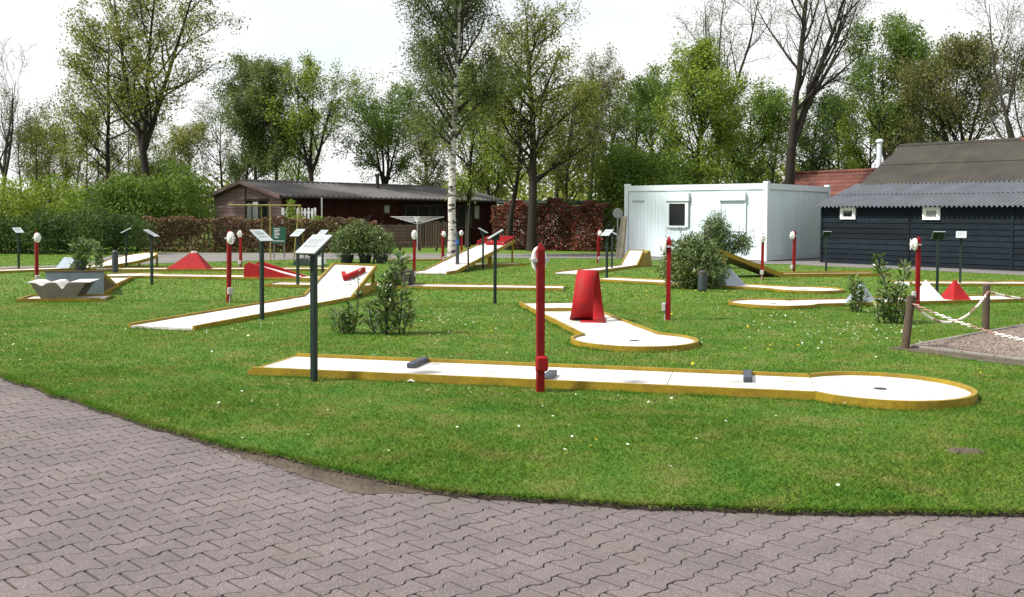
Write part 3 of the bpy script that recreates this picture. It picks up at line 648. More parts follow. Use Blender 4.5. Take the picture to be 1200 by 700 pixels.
# ------------------------------------------------------------------ lamp posts and rule stands
def lamp_proto():
    r = thing('lamp_post', 'x', 'lamp post', (0, 0, 0), 'red lamp posts between the lanes')
    m_ = MB(); h = .031
    m_.hexa([(-h, -h, -.02), (h, -h, -.02), (h, h, -.02), (-h, h, -.02)], [(-h, -h, 1.14), (h, -h, 1.14), (h, h, 1.14), (-h, h, 1.14)])
    m_.hexa([(-h, -h, 1.1402), (h, -h, 1.1402), (h, h, 1.1402), (-h, h, 1.1402)], [(-.005, -.005, 1.20), (.005, -.005, 1.20), (.005, .005, 1.20), (-.005, .005, 1.20)])
    mk('post', m_, 'red_dark', r, local=True)
    # oval bulkhead lamp facing -Y of the post
    def oval(k, y): return [(k * .062 * math.cos(a), y, 1.06 + k * .105 * math.sin(a) * (abs(math.sin(a)) ** -.15 if abs(math.sin(a)) > .05 else 1)) for a in np.linspace(0, 2 * math.pi, 20, endpoint=False)]
    lm = MB(); rs = [oval(.9, -.034), oval(1, -.045), oval(1, -.075), oval(.82, -.092)]
    lm.add(sum(rs, []), [tuple(range(20))] + [(k * 20 + i, k * 20 + 20 + i, k * 20 + 20 + (i + 1) % 20, k * 20 + (i + 1) % 20) for k in range(3) for i in range(20)] + [tuple(range(60, 80))[::-1]])
    lamp = mk('lamp', lm, 'lamp_white', r, local=True)
    gl = MB(); rs = [oval(.72, -.0925), oval(.66, -.115), oval(.4, -.128)]
    gl.add(sum(rs, []), [(k * 20 + i, k * 20 + 20 + i, k * 20 + 20 + (i + 1) % 20, k * 20 + (i + 1) % 20) for k in range(2) for i in range(20)] + [tuple(range(40, 60))[::-1]])
    mk('lens', gl, 'lamp_glass', lamp, local=True)
    gd = MB(); gd.box((0, -.124, 1.06), (.125, .012, .012)); gd.box((0, -.132, 1.06), (.012, .012, .19)); mk('guard', gd, 'lamp_white', lamp, local=True)
    mk('clamp', MB().box((0, -.008, 1.055), (.14, .075, .026)), 'steel', r, local=True)
    bx_ = mk('junction_box', MB().bev((0.0, -.062, .19), (.085, .055, .115), .008), 'box_grey', r, local=True)
    mk('conduit', MB().tube([(0, -.045, .0), (0, -.045, .14)], .011, 8), 'box_grey', r, local=True)
    return r
lp = lamp_proto(); first = [True]
def lamp(px, py, ang, label, top=None):
    p = G(px, py); o = lp if first[0] else copy_tree(lp); first[0] = False
    o.location = (p[0], p[1], 0); o.rotation_euler = (0, R(1.0) * random.uniform(-1, 1), R(ang)); o['label'] = label
    if top: d = ray(px, top); zt = CAM_H + d[2] * p[1] / d[1]; o.scale = (1, 1, max(.85, min(1.08, zt / 1.2)))
    return o
# ang: 0 = lamp faces the camera, 180 = away, 90 = towards +X
nearp = lamp(633, 459.5, 192, 'red lamp post standing against the long lane with three bars', 284)
lamp(783, 375.5, -105, 'red lamp post in front of the big rounded shrub', 277)
lamp(43, 336, 40, 'red lamp post beside the scooped bowl', 271)
lamp(268, 354.5, 38, 'red lamp post behind the lane with the tilted end', 269)
lamp(282, 315, -10, 'red lamp post beside the red tent-shaped hump', 269)
lamp(485, 331, 0, 'red lamp post behind the dark grey tunnel box', 268)
lamp(519, 309, 40, 'red lamp post just left of the birch trunk', 270)
lamp(541, 306, -10, 'red lamp post just right of the birch trunk', 269)
lamp(701, 309, 30, 'red lamp post near the dark end of the red-leaved hedge', 269)
lamp(893, 328, -20, 'red lamp post at the foot of the steep yellow-sided lane', 273)
lamp(930, 321, -70, 'red lamp post in front of the grey side of the container', 270)
lamp(1075, 358.5, -90, 'red lamp post touching the lane with the pyramids', 277)
for c in nearp.children:                    # the near one has its box painted red, on the other side
    if c.name.startswith('junction_box'):
        m2 = bpy.data.meshes.new('junction_box'); b_ = MB().bev((0.0, .055, .235), (.105, .05, .125), .016); m2.from_pydata(b_.v, [], b_.f); m2.materials.append(MATS['red_paint']); c.data = m2; c['label'] = 'red painted junction box'

def stand_proto():
    r = thing('rule_stand', 'x', 'rule sign', (0, 0, 0), 'green stands with tilted rule plates')
    mk('post', MB().bev((0, 0, .56), (.05, .05, 1.16), .004), 'green_paint', r, local=True)
    t_ = R(32); ux = np.array([1, 0, 0]); uy = np.array([0, math.cos(t_), math.sin(t_)]); uz = np.cross(ux, uy)
    c_ = np.array([0, 0, 1.20])
    pl = mk('plate', MB().box(c_, (.215, .29, .012), ux, uy), 'plate', r, local=True)
    mk('plate_back', MB().box(c_ - uz * .013, (.205, .28, .010), ux, uy), 'green_paint', r, local=True)
    br = MB(); br.hexa([(-.02, -.06, 1.10), (.02, -.06, 1.10), (.02, .07, 1.10), (-.02, .07, 1.10)], [(-.02, -.06, 1.142), (.02, -.06, 1.142), (.02, .07, 1.222), (-.02, .07, 1.222)]); mk('bracket', br, 'green_paint', r, local=True)
    pr = MB()
    for k, (wd_, y) in enumerate(((.13, .105), (.16, .07), (.15, .05), (.16, .03), (.12, .01), (.16, -.03), (.14, -.05))):
        pr.box(c_ + uy * y + uz * .0075 + ux * (wd_ - .17) / 2, (wd_, .009, .002), ux, uy)
    mk('lettering', pr, 'print', pl, local=True)
    return r
sp_ = stand_proto(); first2 = [True]
def stand(px, py, ang, label, top=None):    # ang: direction of the low edge; 0 = to the camera, 90 = +X
    p = G(px, py); o = sp_ if first2[0] else copy_tree(sp_); first2[0] = False
    o.location = (p[0], p[1], 0); o.rotation_euler = (0, 0, R(ang)); o['label'] = label
    if top: d = ray(px, top); zt = CAM_H + d[2] * p[1] / d[1]; o.scale = (1, 1, max(.85, min(1.12, zt / 1.285)))
    return o
stand(368, 447, -28, 'green rule stand in front of the long lane with three bars', 275)
stand(307, 375, 52, 'green rule stand in front of the lane with the tilted end', 269)
stand(178, 334, 84, 'green rule stand before the lane with the sloping bridge', 269)
stand(148, 315, -62, 'green rule stand beside the raised round platform', 267)
stand(22, 315, 48, 'green rule stand next to the dark shrubs, nearest their end', 269)
stand(349, 336.5, -25, 'green rule stand at the foot of the red sloping bridge', 268.5)
stand(378, 320, -20, 'green rule stand between the sloping bridge and the potted shrubs', 273)
stand(566, 316, 80, 'green rule stand beside the tall ramp, plate tipped towards the hedge', 267)
stand(580, 356, -80, 'green rule stand in the grass between the thin lane and tall ramp', 269)
stand(711, 327, -35, 'green rule stand at the tee of the lane behind the shrub', 269)
stand(717, 316, 70, 'green rule stand beside the narrow lane to the yellow block', 269)
stand(968, 318, 170, 'green rule stand by the corner of the dark barn', 271)
stand(1098, 345, 165, 'green rule stand behind the white pyramid', 271)
stand(1125, 333.5, -25, 'green rule stand behind the red pyramid', 271)

# ------------------------------------------------------------------ buildings
def wall_frame(A, d):                       # returns P(x, y, z): x along d, y outwards (towards the viewer side), z up
    d = np.array(d, float) / np.linalg.norm(d); n_ = np.array([d[1], -d[0]])
    if n_ @ np.array(A[:2]) > 0: n_ = -n_
    A = np.array(A[:2], float)
    f = lambda x, y, z: np.array([*(A + d * x + n_ * y), z])
    f.d, f.n = np.array([*d, 0]), np.array([*n_, 0]); return f
def pbox(P, x0, x1, y0, y1, z0, z1, m_=None):
    m_ = m_ or MB(); q = [(x0, y0), (x1, y0), (x1, y1), (x0, y1)]
    return m_.hexa([P(x, y, z0) for x, y in q], [P(x, y, z1) for x, y in q])

# white site container, two units deep
ang = R(42); Kc = G(898, 306.7)[:2]; fd = np.array([-math.cos(ang), math.sin(ang)]); sd_ = np.array([math.sin(ang), math.cos(ang)])
LC, DC, HC = 5.85, 4.86, 2.62
ct = thing('site_container', 'white site container with roller shutters and one dark window', 'container', (*(Kc + fd * LC / 2 + sd_ * DC / 2), 0))
Pf = wall_frame(Kc, fd); Ps = wall_frame(Kc, sd_)
core = MB(); q = [Kc + fd * .06 + sd_ * .06, Kc + fd * (LC - .06) + sd_ * .06, Kc + fd * (LC - .06) + sd_ * (DC - .06), Kc + fd * .06 + sd_ * (DC - .06)]
core.prism([tuple(p) for p in q], .05, HC - .02); mk('core', core, 'container_white', ct)
for i, (cx_, sx) in enumerate(((0, 0), (LC, 0), (0, DC), (LC, DC))):
    p = Kc + fd * (.07 if cx_ == 0 else LC - .07) + sd_ * (.07 if sx == 0 else DC - .07)
    mk('corner_post', MB().bev((*p, HC / 2), (.17, .17, HC), .012, (*fd, 0), (*-sd_, 0)), 'container_frame', ct)
    mk('corner_casting', MB().bev((*p, HC + .03), (.19, .19, .10), .01, (*fd, 0), (*-sd_, 0)), 'container_frame', ct)
for P_c, LL in ((Pf, LC), (Ps, DC)):
    mk('top_beam', pbox(P_c, .16, LL - .16, -.08, .012, HC - .19, HC + .015), 'container_frame', ct)
    mk('bottom_beam', pbox(P_c, .16, LL - .16, -.08, .012, .03, .17), 'container_frame', ct)
def fluted(P_c, x0, x1, z0, z1, y, pitch=.16):   # panel with shallow upright grooves
    m_ = MB(); xs_ = []; x = x0
    while x < x1 - 1e-6:
        e = min(x + pitch, x1); xs_ += [(x, 0), (e - .022, 0), (e - .016, -.006), (e - .004, -.006)]; x = e
    xs_.append((x1, 0)); V = [P_c(a, y + b, z0) for a, b in xs_] + [P_c(a, y + b, z1) for a, b in xs_]; n_ = len(xs_)
    m_.add(V, [(i, i + 1, n_ + i + 1, n_ + i) for i in range(n_ - 1)]); return m_
W1a, W1b, S2a, S2b = 3.42, 4.16, 1.05, 1.98   # window and shutter spans, measured from the near corner
for a, b, z0, z1 in ((.17, .78, .18, HC - .2), (.78, 1.82, .18, .98), (.78, 1.82, 2.33, HC - .2), (1.82, 3.0, .18, HC - .2), (3.0, 4.02, .18, 1.1), (3.0, 4.02, 2.33, HC - .2), (4.02, LC - .17, .18, HC - .2)):
    mk('wall_panel', fluted(Pf, a + .004, b - .004, z0, z1, -.02), 'container_white', ct)
for a, b in ((.17, DC / 2 - .05), (DC / 2 + .05, DC - .17)): mk('wall_panel', fluted(Ps, a, b, .18, HC - .2, -.025), 'container_white', ct)
mk('joint_post', pbox(Ps, DC / 2 - .045, DC / 2 + .045, -.05, .008, .17, HC - .19), 'container_frame', ct)
sh = mk('shutter_box', pbox(Pf, .78, 1.80, -.02, .10, 2.06, 2.32), 'container_frame', ct)
for k in range(18): mk('slat', pbox(Pf, .84, 1.74, -.02, .012 + .004 * (k % 2), 1.0 + k * .0585, 1.0 + k * .0585 + .054), 'container_white', sh)
for a in (.78, 1.75): mk('guide', pbox(Pf, a, a + .055, -.02, .035, .98, 2.06), 'container_frame', sh)
sh2 = mk('shutter_box', pbox(Pf, 3.02, 4.00, -.02, .10, 2.06, 2.32), 'container_frame', ct)
wn = mk('window_frame', pbox(Pf, 3.06, 3.18, -.02, .05, 1.12, 2.055), 'container_frame', ct)
mk('jamb', pbox(Pf, 3.86, 3.98, -.02, .05, 1.12, 2.055), 'container_frame', wn)
mk('sill', pbox(Pf, 3.18, 3.86, -.02, .06, 1.10, 1.17), 'container_frame', wn); mk('head', pbox(Pf, 3.18, 3.86, -.02, .05, 1.96, 2.055), 'container_frame', wn)
mk('pane', pbox(Pf, 3.18, 3.86, -.02, .004, 1.17, 1.96), 'glass', wn)
mk('vent_strip', pbox(Pf, 5.0, 5.5, -.02, .015, 2.05, 2.09), 'box_grey', ct)
m_ = MB(); m_.prism([tuple(p) for p in (Kc + fd * .17 + sd_ * .17, Kc + fd * (LC - .17) + sd_ * .17, Kc + fd * (LC - .17) + sd_ * (DC - .17), Kc + fd * .17 + sd_ * (DC - .17))], HC - .018, HC + .005); mk('roof', m_, 'box_grey', ct)

# dark boarded barn
Ab = G(963, 308)[:2]; Bb = G(1200, 318.5)[:2]; db_ = (Bb - Ab) / np.linalg.norm(Bb - Ab); Pb = wall_frame(Ab, db_); LB = 9.5
bn = thing('barn', 'dark boarded barn with grey corrugated eaves and mossy upper roof', 'barn', (*(Ab + db_ * LB / 2 - Pb.n[:2] * 3), 0))
EH = 1.86
core = MB(); core.prism([tuple(Pb(x, y, 0)[:2]) for x, y in ((.02, -.03), (LB - .02, -.03), (LB - .02, -9.8), (.02, -9.8))], -.02, EH); mk('wall', core, 'barn_board', bn)
joints = [0, 3.02, 6.1, LB]; nb_ = 11; bh = EH / nb_
for k in range(nb_):
    for a, b in zip(joints[:-1], joints[1:]):
        z0 = k * bh; dz = rng.normal(0, .006, 2); m_ = MB()
        V0 = [Pb(a + .006, -.03, z0 + .01), Pb(b - .006, -.03, z0 + .01), Pb(b - .006, .030, z0 - .012 + dz[1]), Pb(a + .006, .030, z0 - .012 + dz[0])]
        V1 = [Pb(a + .006, -.03, z0 + bh), Pb(b - .006, -.03, z0 + bh), Pb(b - .006, .008, z0 + bh - .002), Pb(a + .006, .008, z0 + bh - .002)]
        m_.hexa(V0, V1); mk('board', m_, 'barn_board', bn)
for x in joints[:-1]: mk('cover_strip', pbox(Pb, x - .03 if x else -.045, x + .03, -.03, .045, .02, EH - .01), 'barn_board', bn)
def barn_x(px, z=1.6): return min(np.linspace(0, LB, 500), key=lambda x: abs(proj(Pb(x, .05, z))[0] - px))
for px in (993.5, 1091.5):
    x = barn_x(px); w2_ = .27
    fr = MB()
    for a, b, z0, z1 in ((x - w2_, x + w2_, 1.44, 1.52), (x - w2_, x + w2_, 1.72, 1.82), (x - w2_, x - w2_ + .11, 1.52, 1.72), (x + w2_ - .11, x + w2_, 1.52, 1.72)): pbox(Pb, a, b, .02, .075, z0, z1, fr)
    o_ = mk('window', fr, 'white_paint', bn)
    mk('pane', pbox(Pb, x - w2_ + .11, x + w2_ - .11, .02, .045, 1.52, 1.72), 'glass' if px < 1000 else 'curtain', o_)
    mk('catch', pbox(Pb, x - .09, x + .09, .0755, .085, 1.665, 1.69), 'box_grey', o_)
def corrugated(P_r, x0, x1, ya, za, yb, zb, pitch, amp, thick=.008, sub=6):
    n_ = int((x1 - x0) / pitch * sub); m_ = MB(); V = []
    for yy, zz in ((ya, za), ((ya + yb) / 2, (za + zb) / 2), (yb, zb)):
        for i in range(n_ + 1):
            x = x0 + (x1 - x0) * i / n_; V.append(P_r(x, yy, zz + amp * math.sin(2 * math.pi * x / pitch)))
    k = n_ + 1; m_.add(V, [(r_ * k + i, r_ * k + i + 1, r_ * k + k + i + 1, r_ * k + k + i) for r_ in range(2) for i in range(n_)])
    return m_
def sheets(P_r, x0, x1, ya, za, yb, zb, pitch, amp, mat, parent, w=1.06, nm='roof_sheet'):
    x = x0; i = 0
    while x < x1 - .05:
        e = min(x + w, x1); o_ = mk(nm, corrugated(P_r, x, e + .05, ya, za + .004 * (i % 2), yb, zb + .004 * (i % 2), pitch, amp), mat, parent, smooth=True); x = e; i += 1
lift = .03
sheets(Pb, -.12, LB + .1, .28, EH - .02, -1.02, EH + .38, .145, .034, 'barn_roof', bn)
sheets(Pb, -.12, LB + .1, -.92, EH + .375, -2.30, EH + .79, .145, .034, 'barn_roof', bn)
sheets(Pb, .0, LB, -2.18, EH + .77, -3.6, EH + 1.52, .177, .006, 'old_roof', bn, 1.9)
sheets(Pb, .0, LB, -3.5, EH + 1.485, -4.95, EH + 2.24, .177, .006, 'old_roof', bn, 1.9)
back = MB(); back.hexa([Pb(x, y, z) for x, y, z in ((0, -4.9, EH + 2.2), (LB, -4.9, EH + 2.2), (LB, -9.9, EH - .1), (0, -9.9, EH - .1))], [Pb(x, y, z) for x, y, z in ((0, -4.9, EH + 2.25), (LB, -4.9, EH + 2.25), (LB, -9.9, EH - .05), (0, -9.9, EH - .05))]); mk('back_roof', back, 'old_roof', bn)
for xg in (.03, LB - .05):
    gb = MB(); pr = [(-.02, EH - .02), (-2.2, EH + .70), (-4.9, EH + 2.14), (-9.7, EH - .02)]
    gb.hexa([Pb(xg, y, z) for y, z in pr], [Pb(xg + .03, y, z) for y, z in pr]); mk('gable', gb, 'barn_board', bn)
for k in range(int(LB / .38)):
    x = .02 + k * .38; red = x > 3.9
    mk('ridge_tile', MB().tube([Pb(x, -4.95, EH + 2.215), Pb(x + .40, -4.95, EH + 2.225)], .085, 8), 'tile_red' if red else 'old_roof', bn)
xp = min(((s_, y_) for s_ in np.linspace(-.4, 1.5, 60) for y_ in (-3.9,)), key=lambda q: abs(proj(Pb(q[0], q[1], 3.5))[0] - 1030.5)); pp = Pb(xp[0], xp[1], 0)
fl = mk('flue_pipe', MB().lathe(pp, [(.085, 2.6), (.085, 4.16)], 14), 'container_frame', bn); mk('cowl', MB().lathe(pp, [(.09, 4.161), (.135, 4.19), (.135, 4.24), (.05, 4.30)], 14), 'container_frame', fl)

# house with the red tiled roof, between container and barn
hr = thing('tiled_house', 'low house with red tiled roof behind the container', 'house', (*AT(965, 290, 50)[:2], 0))
rA_, rB_ = AT(929, 204, 50), AT(1012, 208.5, 46.5); dh = rB_[:2] - rA_[:2]; LH = np.linalg.norm(dh); Ph = wall_frame(rA_[:2], dh); zr = rA_[2]
mk('wall', pbox(Ph, .3, LH, -2.4, 2.4, 0, zr - 1.62), 'concrete', hr)
for r_ in range(9):                         # courses of tiles, each one a corrugated strip
    y0, y1 = .30 * r_, .30 * r_ + .34
    for s_, nm in ((1, 'tile_course'), (-1, 'tile_course')):
        if s_ < 0 and r_ > 5: continue
        mk(nm, corrugated(Ph, 0, LH + 2.5, s_ * y1, zr - y1 * .62 + .02, s_ * y0, zr - y0 * .62, .24, .028, sub=4), 'tile_red', hr, smooth=True)
for k in range(int((LH + 2.5) / .36)): mk('ridge_tile', MB().tube([Ph(k * .36, 0, zr + .02), Ph(k * .36 + .37, 0, zr + .03)], .09, 7), 'tile_red', hr)
gb = MB(); gb.hexa([Ph(.1, 2.5, zr - 1.6), Ph(.1, 0, zr - .08), Ph(.1, -2.5, zr - 1.6)], [Ph(.16, 2.5, zr - 1.6), Ph(.16, 0, zr - .08), Ph(.16, -2.5, zr - 1.6)]); mk('gable', gb, 'trim_dark', hr)
for s_ in (1, -1):
    bb = MB(); bb.hexa([Ph(-.05, 0, zr - .10), Ph(.06, 0, zr - .10), Ph(.06, s_ * 2.7, zr - 1.78), Ph(-.05, s_ * 2.7, zr - 1.78)], [Ph(-.05, 0, zr + .06), Ph(.06, 0, zr + .06), Ph(.06, s_ * 2.7, zr - 1.62), Ph(-.05, s_ * 2.7, zr - 1.62)]); mk('barge_board', bb, 'box_grey', hr)

# long wooden cabin, gable end to the left
Cc = G(330, 291.5)[:2]; a45 = R(45); dl = np.array([math.cos(a45), math.sin(a45)]); dg = np.array([-math.sin(a45), math.cos(a45)])
def solve_len(dirv, px):                    # how far along dirv until the pixel column px
    return min(np.linspace(.5, 18, 900), key=lambda L: abs(proj((*(Cc + dirv * L), 2.0))[0] - px))
LG, LL = solve_len(dg, 251), solve_len(dl, 582)
cb = thing('wooden_cabin', 'long dark wooden cabin with mauve gable end and ribbed roof', 'cabin', (*(Cc + dl * LL / 2 + dg * LG / 2), 0))
Pl = wall_frame(Cc, dl); Pg = wall_frame(Cc, dg); CE, CR = 2.36, 2.98
core = MB(); core.prism([tuple(p) for p in (Cc + dl * .03 + dg * .03, Cc + dl * (LL - .03) + dg * .03, Cc + dl * (LL - .03) + dg * (LG - .03), Cc + dl * .03 + dg * (LG - .03))], 0, CE - .02); mk('wall', core, 'cabin_red', cb)
k = 0; z = .1; wx0, wx1 = LG * .18, LG * .50   # gable window span
while z < CR - .06:
    z1 = min(z + .185, CR); lo = 0 if z1 <= CE else (z1 - CE) / (CR - CE) * LG / 2; lo0 = 0 if z <= CE else (z - CE) / (CR - CE) * LG / 2
    spans = [(0, LG)] if (z > 2.1 or z1 < .9) else [(0, wx0), (wx1, LG)]
    for a, b in spans:
        m_ = MB(); a0, b0, a1, b1 = max(a, lo0), min(b, LG - lo0), max(a, lo), min(b, LG - lo)
        m_.hexa([Pg(a0, -.04, z), Pg(b0, -.04, z), Pg(b0, .03, z), Pg(a0, .03, z)], [Pg(a1, -.04, z1 - .01), Pg(b1, -.04, z1 - .01), Pg(b1, .016, z1 - .01), Pg(a1, .016, z1 - .01)]); mk('board', m_, 'cabin_mauve', cb)
    z = z1
mk('centre_strip', pbox(Pg, LG / 2 - .05, LG / 2 + .05, .02, .05, .1, CR - .08), 'trim_dark', cb)
gw = mk('gable_window', pbox(Pg, wx0, wx1, -.04, .0, .9, 2.1), 'glass', cb)
for a in (wx0, wx1 - .06, wx0 + (wx1 - wx0) * .4, wx0 + (wx1 - wx0) * .7): mk('mullion', pbox(Pg, a, a + .06, .0, .045, .9, 2.1), 'trim_dark', gw)
mk('curtain', pbox(Pg, wx0 + .75, wx1 - .08, .001, .012, .92, 2.0), 'curtain', gw); mk('blind', pbox(Pg, wx0 + (wx1 - wx0) * .42, wx0 + (wx1 - wx0) * .68, .013, .02, 1.93, 2.06), 'white_paint', gw); mk('lintel', pbox(Pg, wx0 - .1, wx1 + .1, .02, .06, 2.1, 2.2), 'trim_dark', gw)
for i in range(int(LL / .9)):
    a, b = i * LL / int(LL / .9), (i + 1) * LL / int(LL / .9)
    mk('wall_panel', pbox(Pl, a + .01, b - .01, -.03, .02 + .012 * (i % 2), .1, CE - .03), 'cabin_red', cb)
def cab_x(px, z=1.9): return min(np.linspace(0, LL, 600), key=lambda x: abs(proj(Pl(x, .03, z))[0] - px))
for p0, p1, z0, z1, mt in ((449, 457, 1.55, 2.0, 'curtain'), (475, 503, 1.0, 2.0, 'glass'), (504, 519, 1.0, 2.05, 'glass'), (536, 553, .9, 2.0, 'glass'), (555, 562, 1.3, 2.05, 'curtain')):
    a, b = cab_x(p0), cab_x(p1); wv = mk('window', pbox(Pl, a, b, .02, .055, z0, z1), 'trim_dark', cb)
    mk('pane', pbox(Pl, a + .06, b - .06, .055, .062, z0 + .06, z1 - .06), mt, wv)
    if mt == 'glass':
        mk('mullion', pbox(Pl, (a + b) / 2 - .03, (a + b) / 2 + .03, .062, .08, z0, z1), 'trim_dark', wv); mk('sill', pbox(Pl, a - .05, b + .05, .055, .12, z0 - .06, z0), 'trim_dark', wv)
ov = .45
# ribbed roof, two slopes along the long axis
Pr_ = wall_frame(Cc + dg * LG / 2, dl); hw_ = LG / 2 + .35; zs = CE - .06 - 0.0
sheets(Pr_, -.3, LL + .3, hw_, zs, 0, CR + .03, .30, .045, 'cabin_roof', cb, 1.2)
m_ = MB(); m_.hexa([Pr_(x, y, z) for x, y, z in ((-.3, 0, CR), (LL + .3, 0, CR), (LL + .3, -hw_, zs), (-.3, -hw_, zs))], [Pr_(x, y, z) for x, y, z in ((-.3, 0, CR + .04), (LL + .3, 0, CR + .04), (LL + .3, -hw_, zs + .04), (-.3, -hw_, zs + .04))]); mk('back_roof', m_, 'cabin_roof', cb)
for s_ in (1, -1):
    m_ = MB(); m_.hexa([Pr_(x, y, z) for x, y, z in ((-.36, 0, CR - .10), (-.29, 0, CR - .10), (-.29, s_ * hw_, zs - .12), (-.36, s_ * hw_, zs - .12))], [Pr_(x, y, z) for x, y, z in ((-.36, 0, CR + .05), (-.29, 0, CR + .05), (-.29, s_ * hw_, zs + .04), (-.36, s_ * hw_, zs + .04))]); mk('barge_board', m_, 'cabin_mauve', cb)
for k in range(int(LL / .5)): mk('ridge_cap', MB().tube([Pr_(k * .5 - .2, 0, CR + .035), Pr_(k * .5 + .31, 0, CR + .045)], .08, 7), 'cabin_roof', cb)
mk('gutter', MB().tube([Pr_(-.2, hw_ + .04, zs - .05), Pr_(LL + .2, hw_ + .04, zs - .05)], .055, 8), 'trim_dark', cb)
mk('downpipe', MB().tube([Pl(LL - .1, .10, .1), Pl(LL - .1, .10, CE - .1)], .04, 8), 'box_grey', cb)
mk('porch_post', MB().tube([Pl(cab_x(370), .5, .0), Pl(cab_x(370), .5, CE - .1)], .035, 8), 'white_paint', cb)
cpx = Pr_(LL * .52, .9, 0); mk('flue_pipe', MB().lathe(cpx, [(.09, 2.7), (.09, 3.45), (.14, 3.46), (.14, 3.55)], 12), 'trim_dark', cb)

# white wall with green gutter beyond the red hedge
wb_ = thing('low_white_building', 'low white building with green fascia behind the red-leaved hedge', 'building', (*AT(660, 290, 52)[:2], 0))
Pw = wall_frame(AT(588, 250, 52)[:2], AT(745, 250, 50)[:2] - AT(588, 250, 52)[:2])
for k in range(6): mk('wall_panel', pbox(Pw, k * 1.15, k * 1.15 + 1.13, -3, 0, 0, 2.12), 'white_paint', wb_)
mk('fascia', pbox(Pw, -.2, 7.1, -3.2, .15, 2.125, 2.30), 'green_paint', wb_); mk('gutter', MB().tube([Pw(-.2, .2, 2.18), Pw(7.1, .2, 2.18)], .07, 8), 'green_paint', wb_)
for px in (623, 666, 700):
    x = min(np.linspace(0, 7, 200), key=lambda x: abs(proj(Pw(x, .2, 2))[0] - px)); mk('roof_post', pbox(Pw, x - .07, x + .07, .02, .16, 0, 2.12), 'green_paint', wb_)

# ------------------------------------------------------------------ fences and yard things
def at_depth(px, Y): d = ray(px, 300); return np.array([d[0] / d[1] * Y, Y])
def screen(label, px0, px1, Y, z0, z1, horiz, mat, n_, cat='fence', nm='garden_screen', gap=.3):
    a, b = at_depth(px0, Y), at_depth(px1, Y); r = thing(nm, label, cat, (*((a + b) / 2), 0)); P = wall_frame(a, b - a); L = np.linalg.norm(b - a)
    for x in (0, L / 2, L): mk('post', pbox(P, x - .045, x + .045, -.1, -.025, 0, z1 + .03), mat, r)
    for k in range(n_):
        if horiz: h = (z1 - z0) / n_; mk('slat', pbox(P, .01, L - .01, -.02, .01, z0 + k * h, z0 + k * h + h * (1 - gap)), mat, r)
        else: w = L / n_; mk('slat', pbox(P, k * w, k * w + w * (1 - gap), -.02, .01, z0, z1 + .03 * (k % 2)), mat, r)
    if not horiz:
        for z in (z0 + .15, z1 - .2): mk('rail', pbox(P, 0, L, -.055, -.022, z, z + .07), mat, r)
    return r
screen('brown garden screen of level boards beside the cabin', 446, 491, 42, .15, 1.10, True, 'wood_brown', 7, gap=.12)
screen('brown garden screen of upright slats beside the birch', 492, 531, 41.6, .12, 1.22, False, 'wood_brown', 13)
screen('white picket railing at the cabin porch', 331, 369, 42.3, .9, 1.75, False, 'white_paint', 9, cat='railing', nm='picket_railing', gap=.45)

# swing frame of yellow poles
Ysw = 32.5; sw = thing('swing_frame', 'yellow pole frame in front of the brown hedge', 'frame', (*at_depth(320, Ysw), 0))
pt = lambda px, z, dy=0: np.array([*at_depth(px, Ysw + dy), z])
mk('top_bar', MB().tube([pt(268, 1.78), pt(353, 1.78)], .026, 8), 'yellow_pole', sw)
for px, pz, dy in ((307, 306.5, .5), (317, 317, -.4), (344, 351, -.4), (357, 352, .9)):
    mk('leg', MB().tube([pt(px, 0, dy), pt(pz, 1.78, 0)], .023, 8), 'yellow_pole', sw)
# green notice board with white lines of text
nbp = at_depth(327, 33.6); nbd = thing('notice_board', 'green notice board with white lettering before the brown hedge', 'sign', (*nbp, 0))
for x in (-.17, .17): mk('leg', MB().box((nbp[0] + x, nbp[1] + .03, .38), (.04, .03, .76)), 'wood_grey', nbd)
brd = mk('board', MB().bev((nbp[0], nbp[1], .78), (.46, .02, .54), .006, (1, 0, 0), (0, 1, 0)), 'sign_green', nbd)
for k, (x, wd_) in enumerate(((-.07, .18), (-.06, .20), (-.09, .14), (-.07, .18), (-.06, .20), (-.10, .12), (-.08, .16), (0, .36))):
    mk('text_line', MB().box((nbp[0] + x, nbp[1] - .012, 1.0 - .05 * k - (.06 if k == 7 else 0)), (wd_, .003, .018)), 'white_paint', brd)
# rotary clothes dryer
dp = np.array(at_depth(489, 37)); dr_ = thing('clothes_dryer', 'open rotary clothes dryer on a pole before the cabin', 'clothes dryer', (*dp, 0))
mk('pole', MB().tube([(*dp, 0), (*dp, 1.42)], .022, 8), 'steel', dr_)
tips = []
for k in range(4):
    a = R(12 + 90 * k); tip = np.array([dp[0] + 1.0 * math.cos(a), dp[1] + 1.0 * math.sin(a), 1.44]); tips.append(tip); mk('arm', MB().tube([(*dp, 1.16), tip], .016, 6), 'steel', dr_)
ln = MB()
for f in (.35, .5, .65, .8, .96):
    for k in range(4):
        a, b = np.array([*dp, 1.16]) * (1 - f) + tips[k] * f, np.array([*dp, 1.16]) * (1 - f) + tips[(k + 1) % 4] * f; ln.tube([a, b], .006, 4)
mk('lines', ln, 'lamp_white', dr_)
# slim posts near the ramp
p = G(536, 317.5); po = thing('marker_post', 'dark slim post with a blue band beside the tall ramp', 'post', p); mk('post', MB().tube([p, p + [0, 0, 1.05]], .05, 8), 'bin_grey', po); mk('band', MB().tube([p + [0, 0, .72], p + [0, 0, .84]], .055, 8), 'blue_band', po)
p = G(549, 319); po = thing('wooden_stake', 'thin bare wooden stake rising beside the tall ramp', 'stake', p); mk('pole', MB().tube([p, p + [-.02, 0, .9], p + [.03, 0, 1.9]], [.028, .022, .014], 7), 'bark_grey', po)
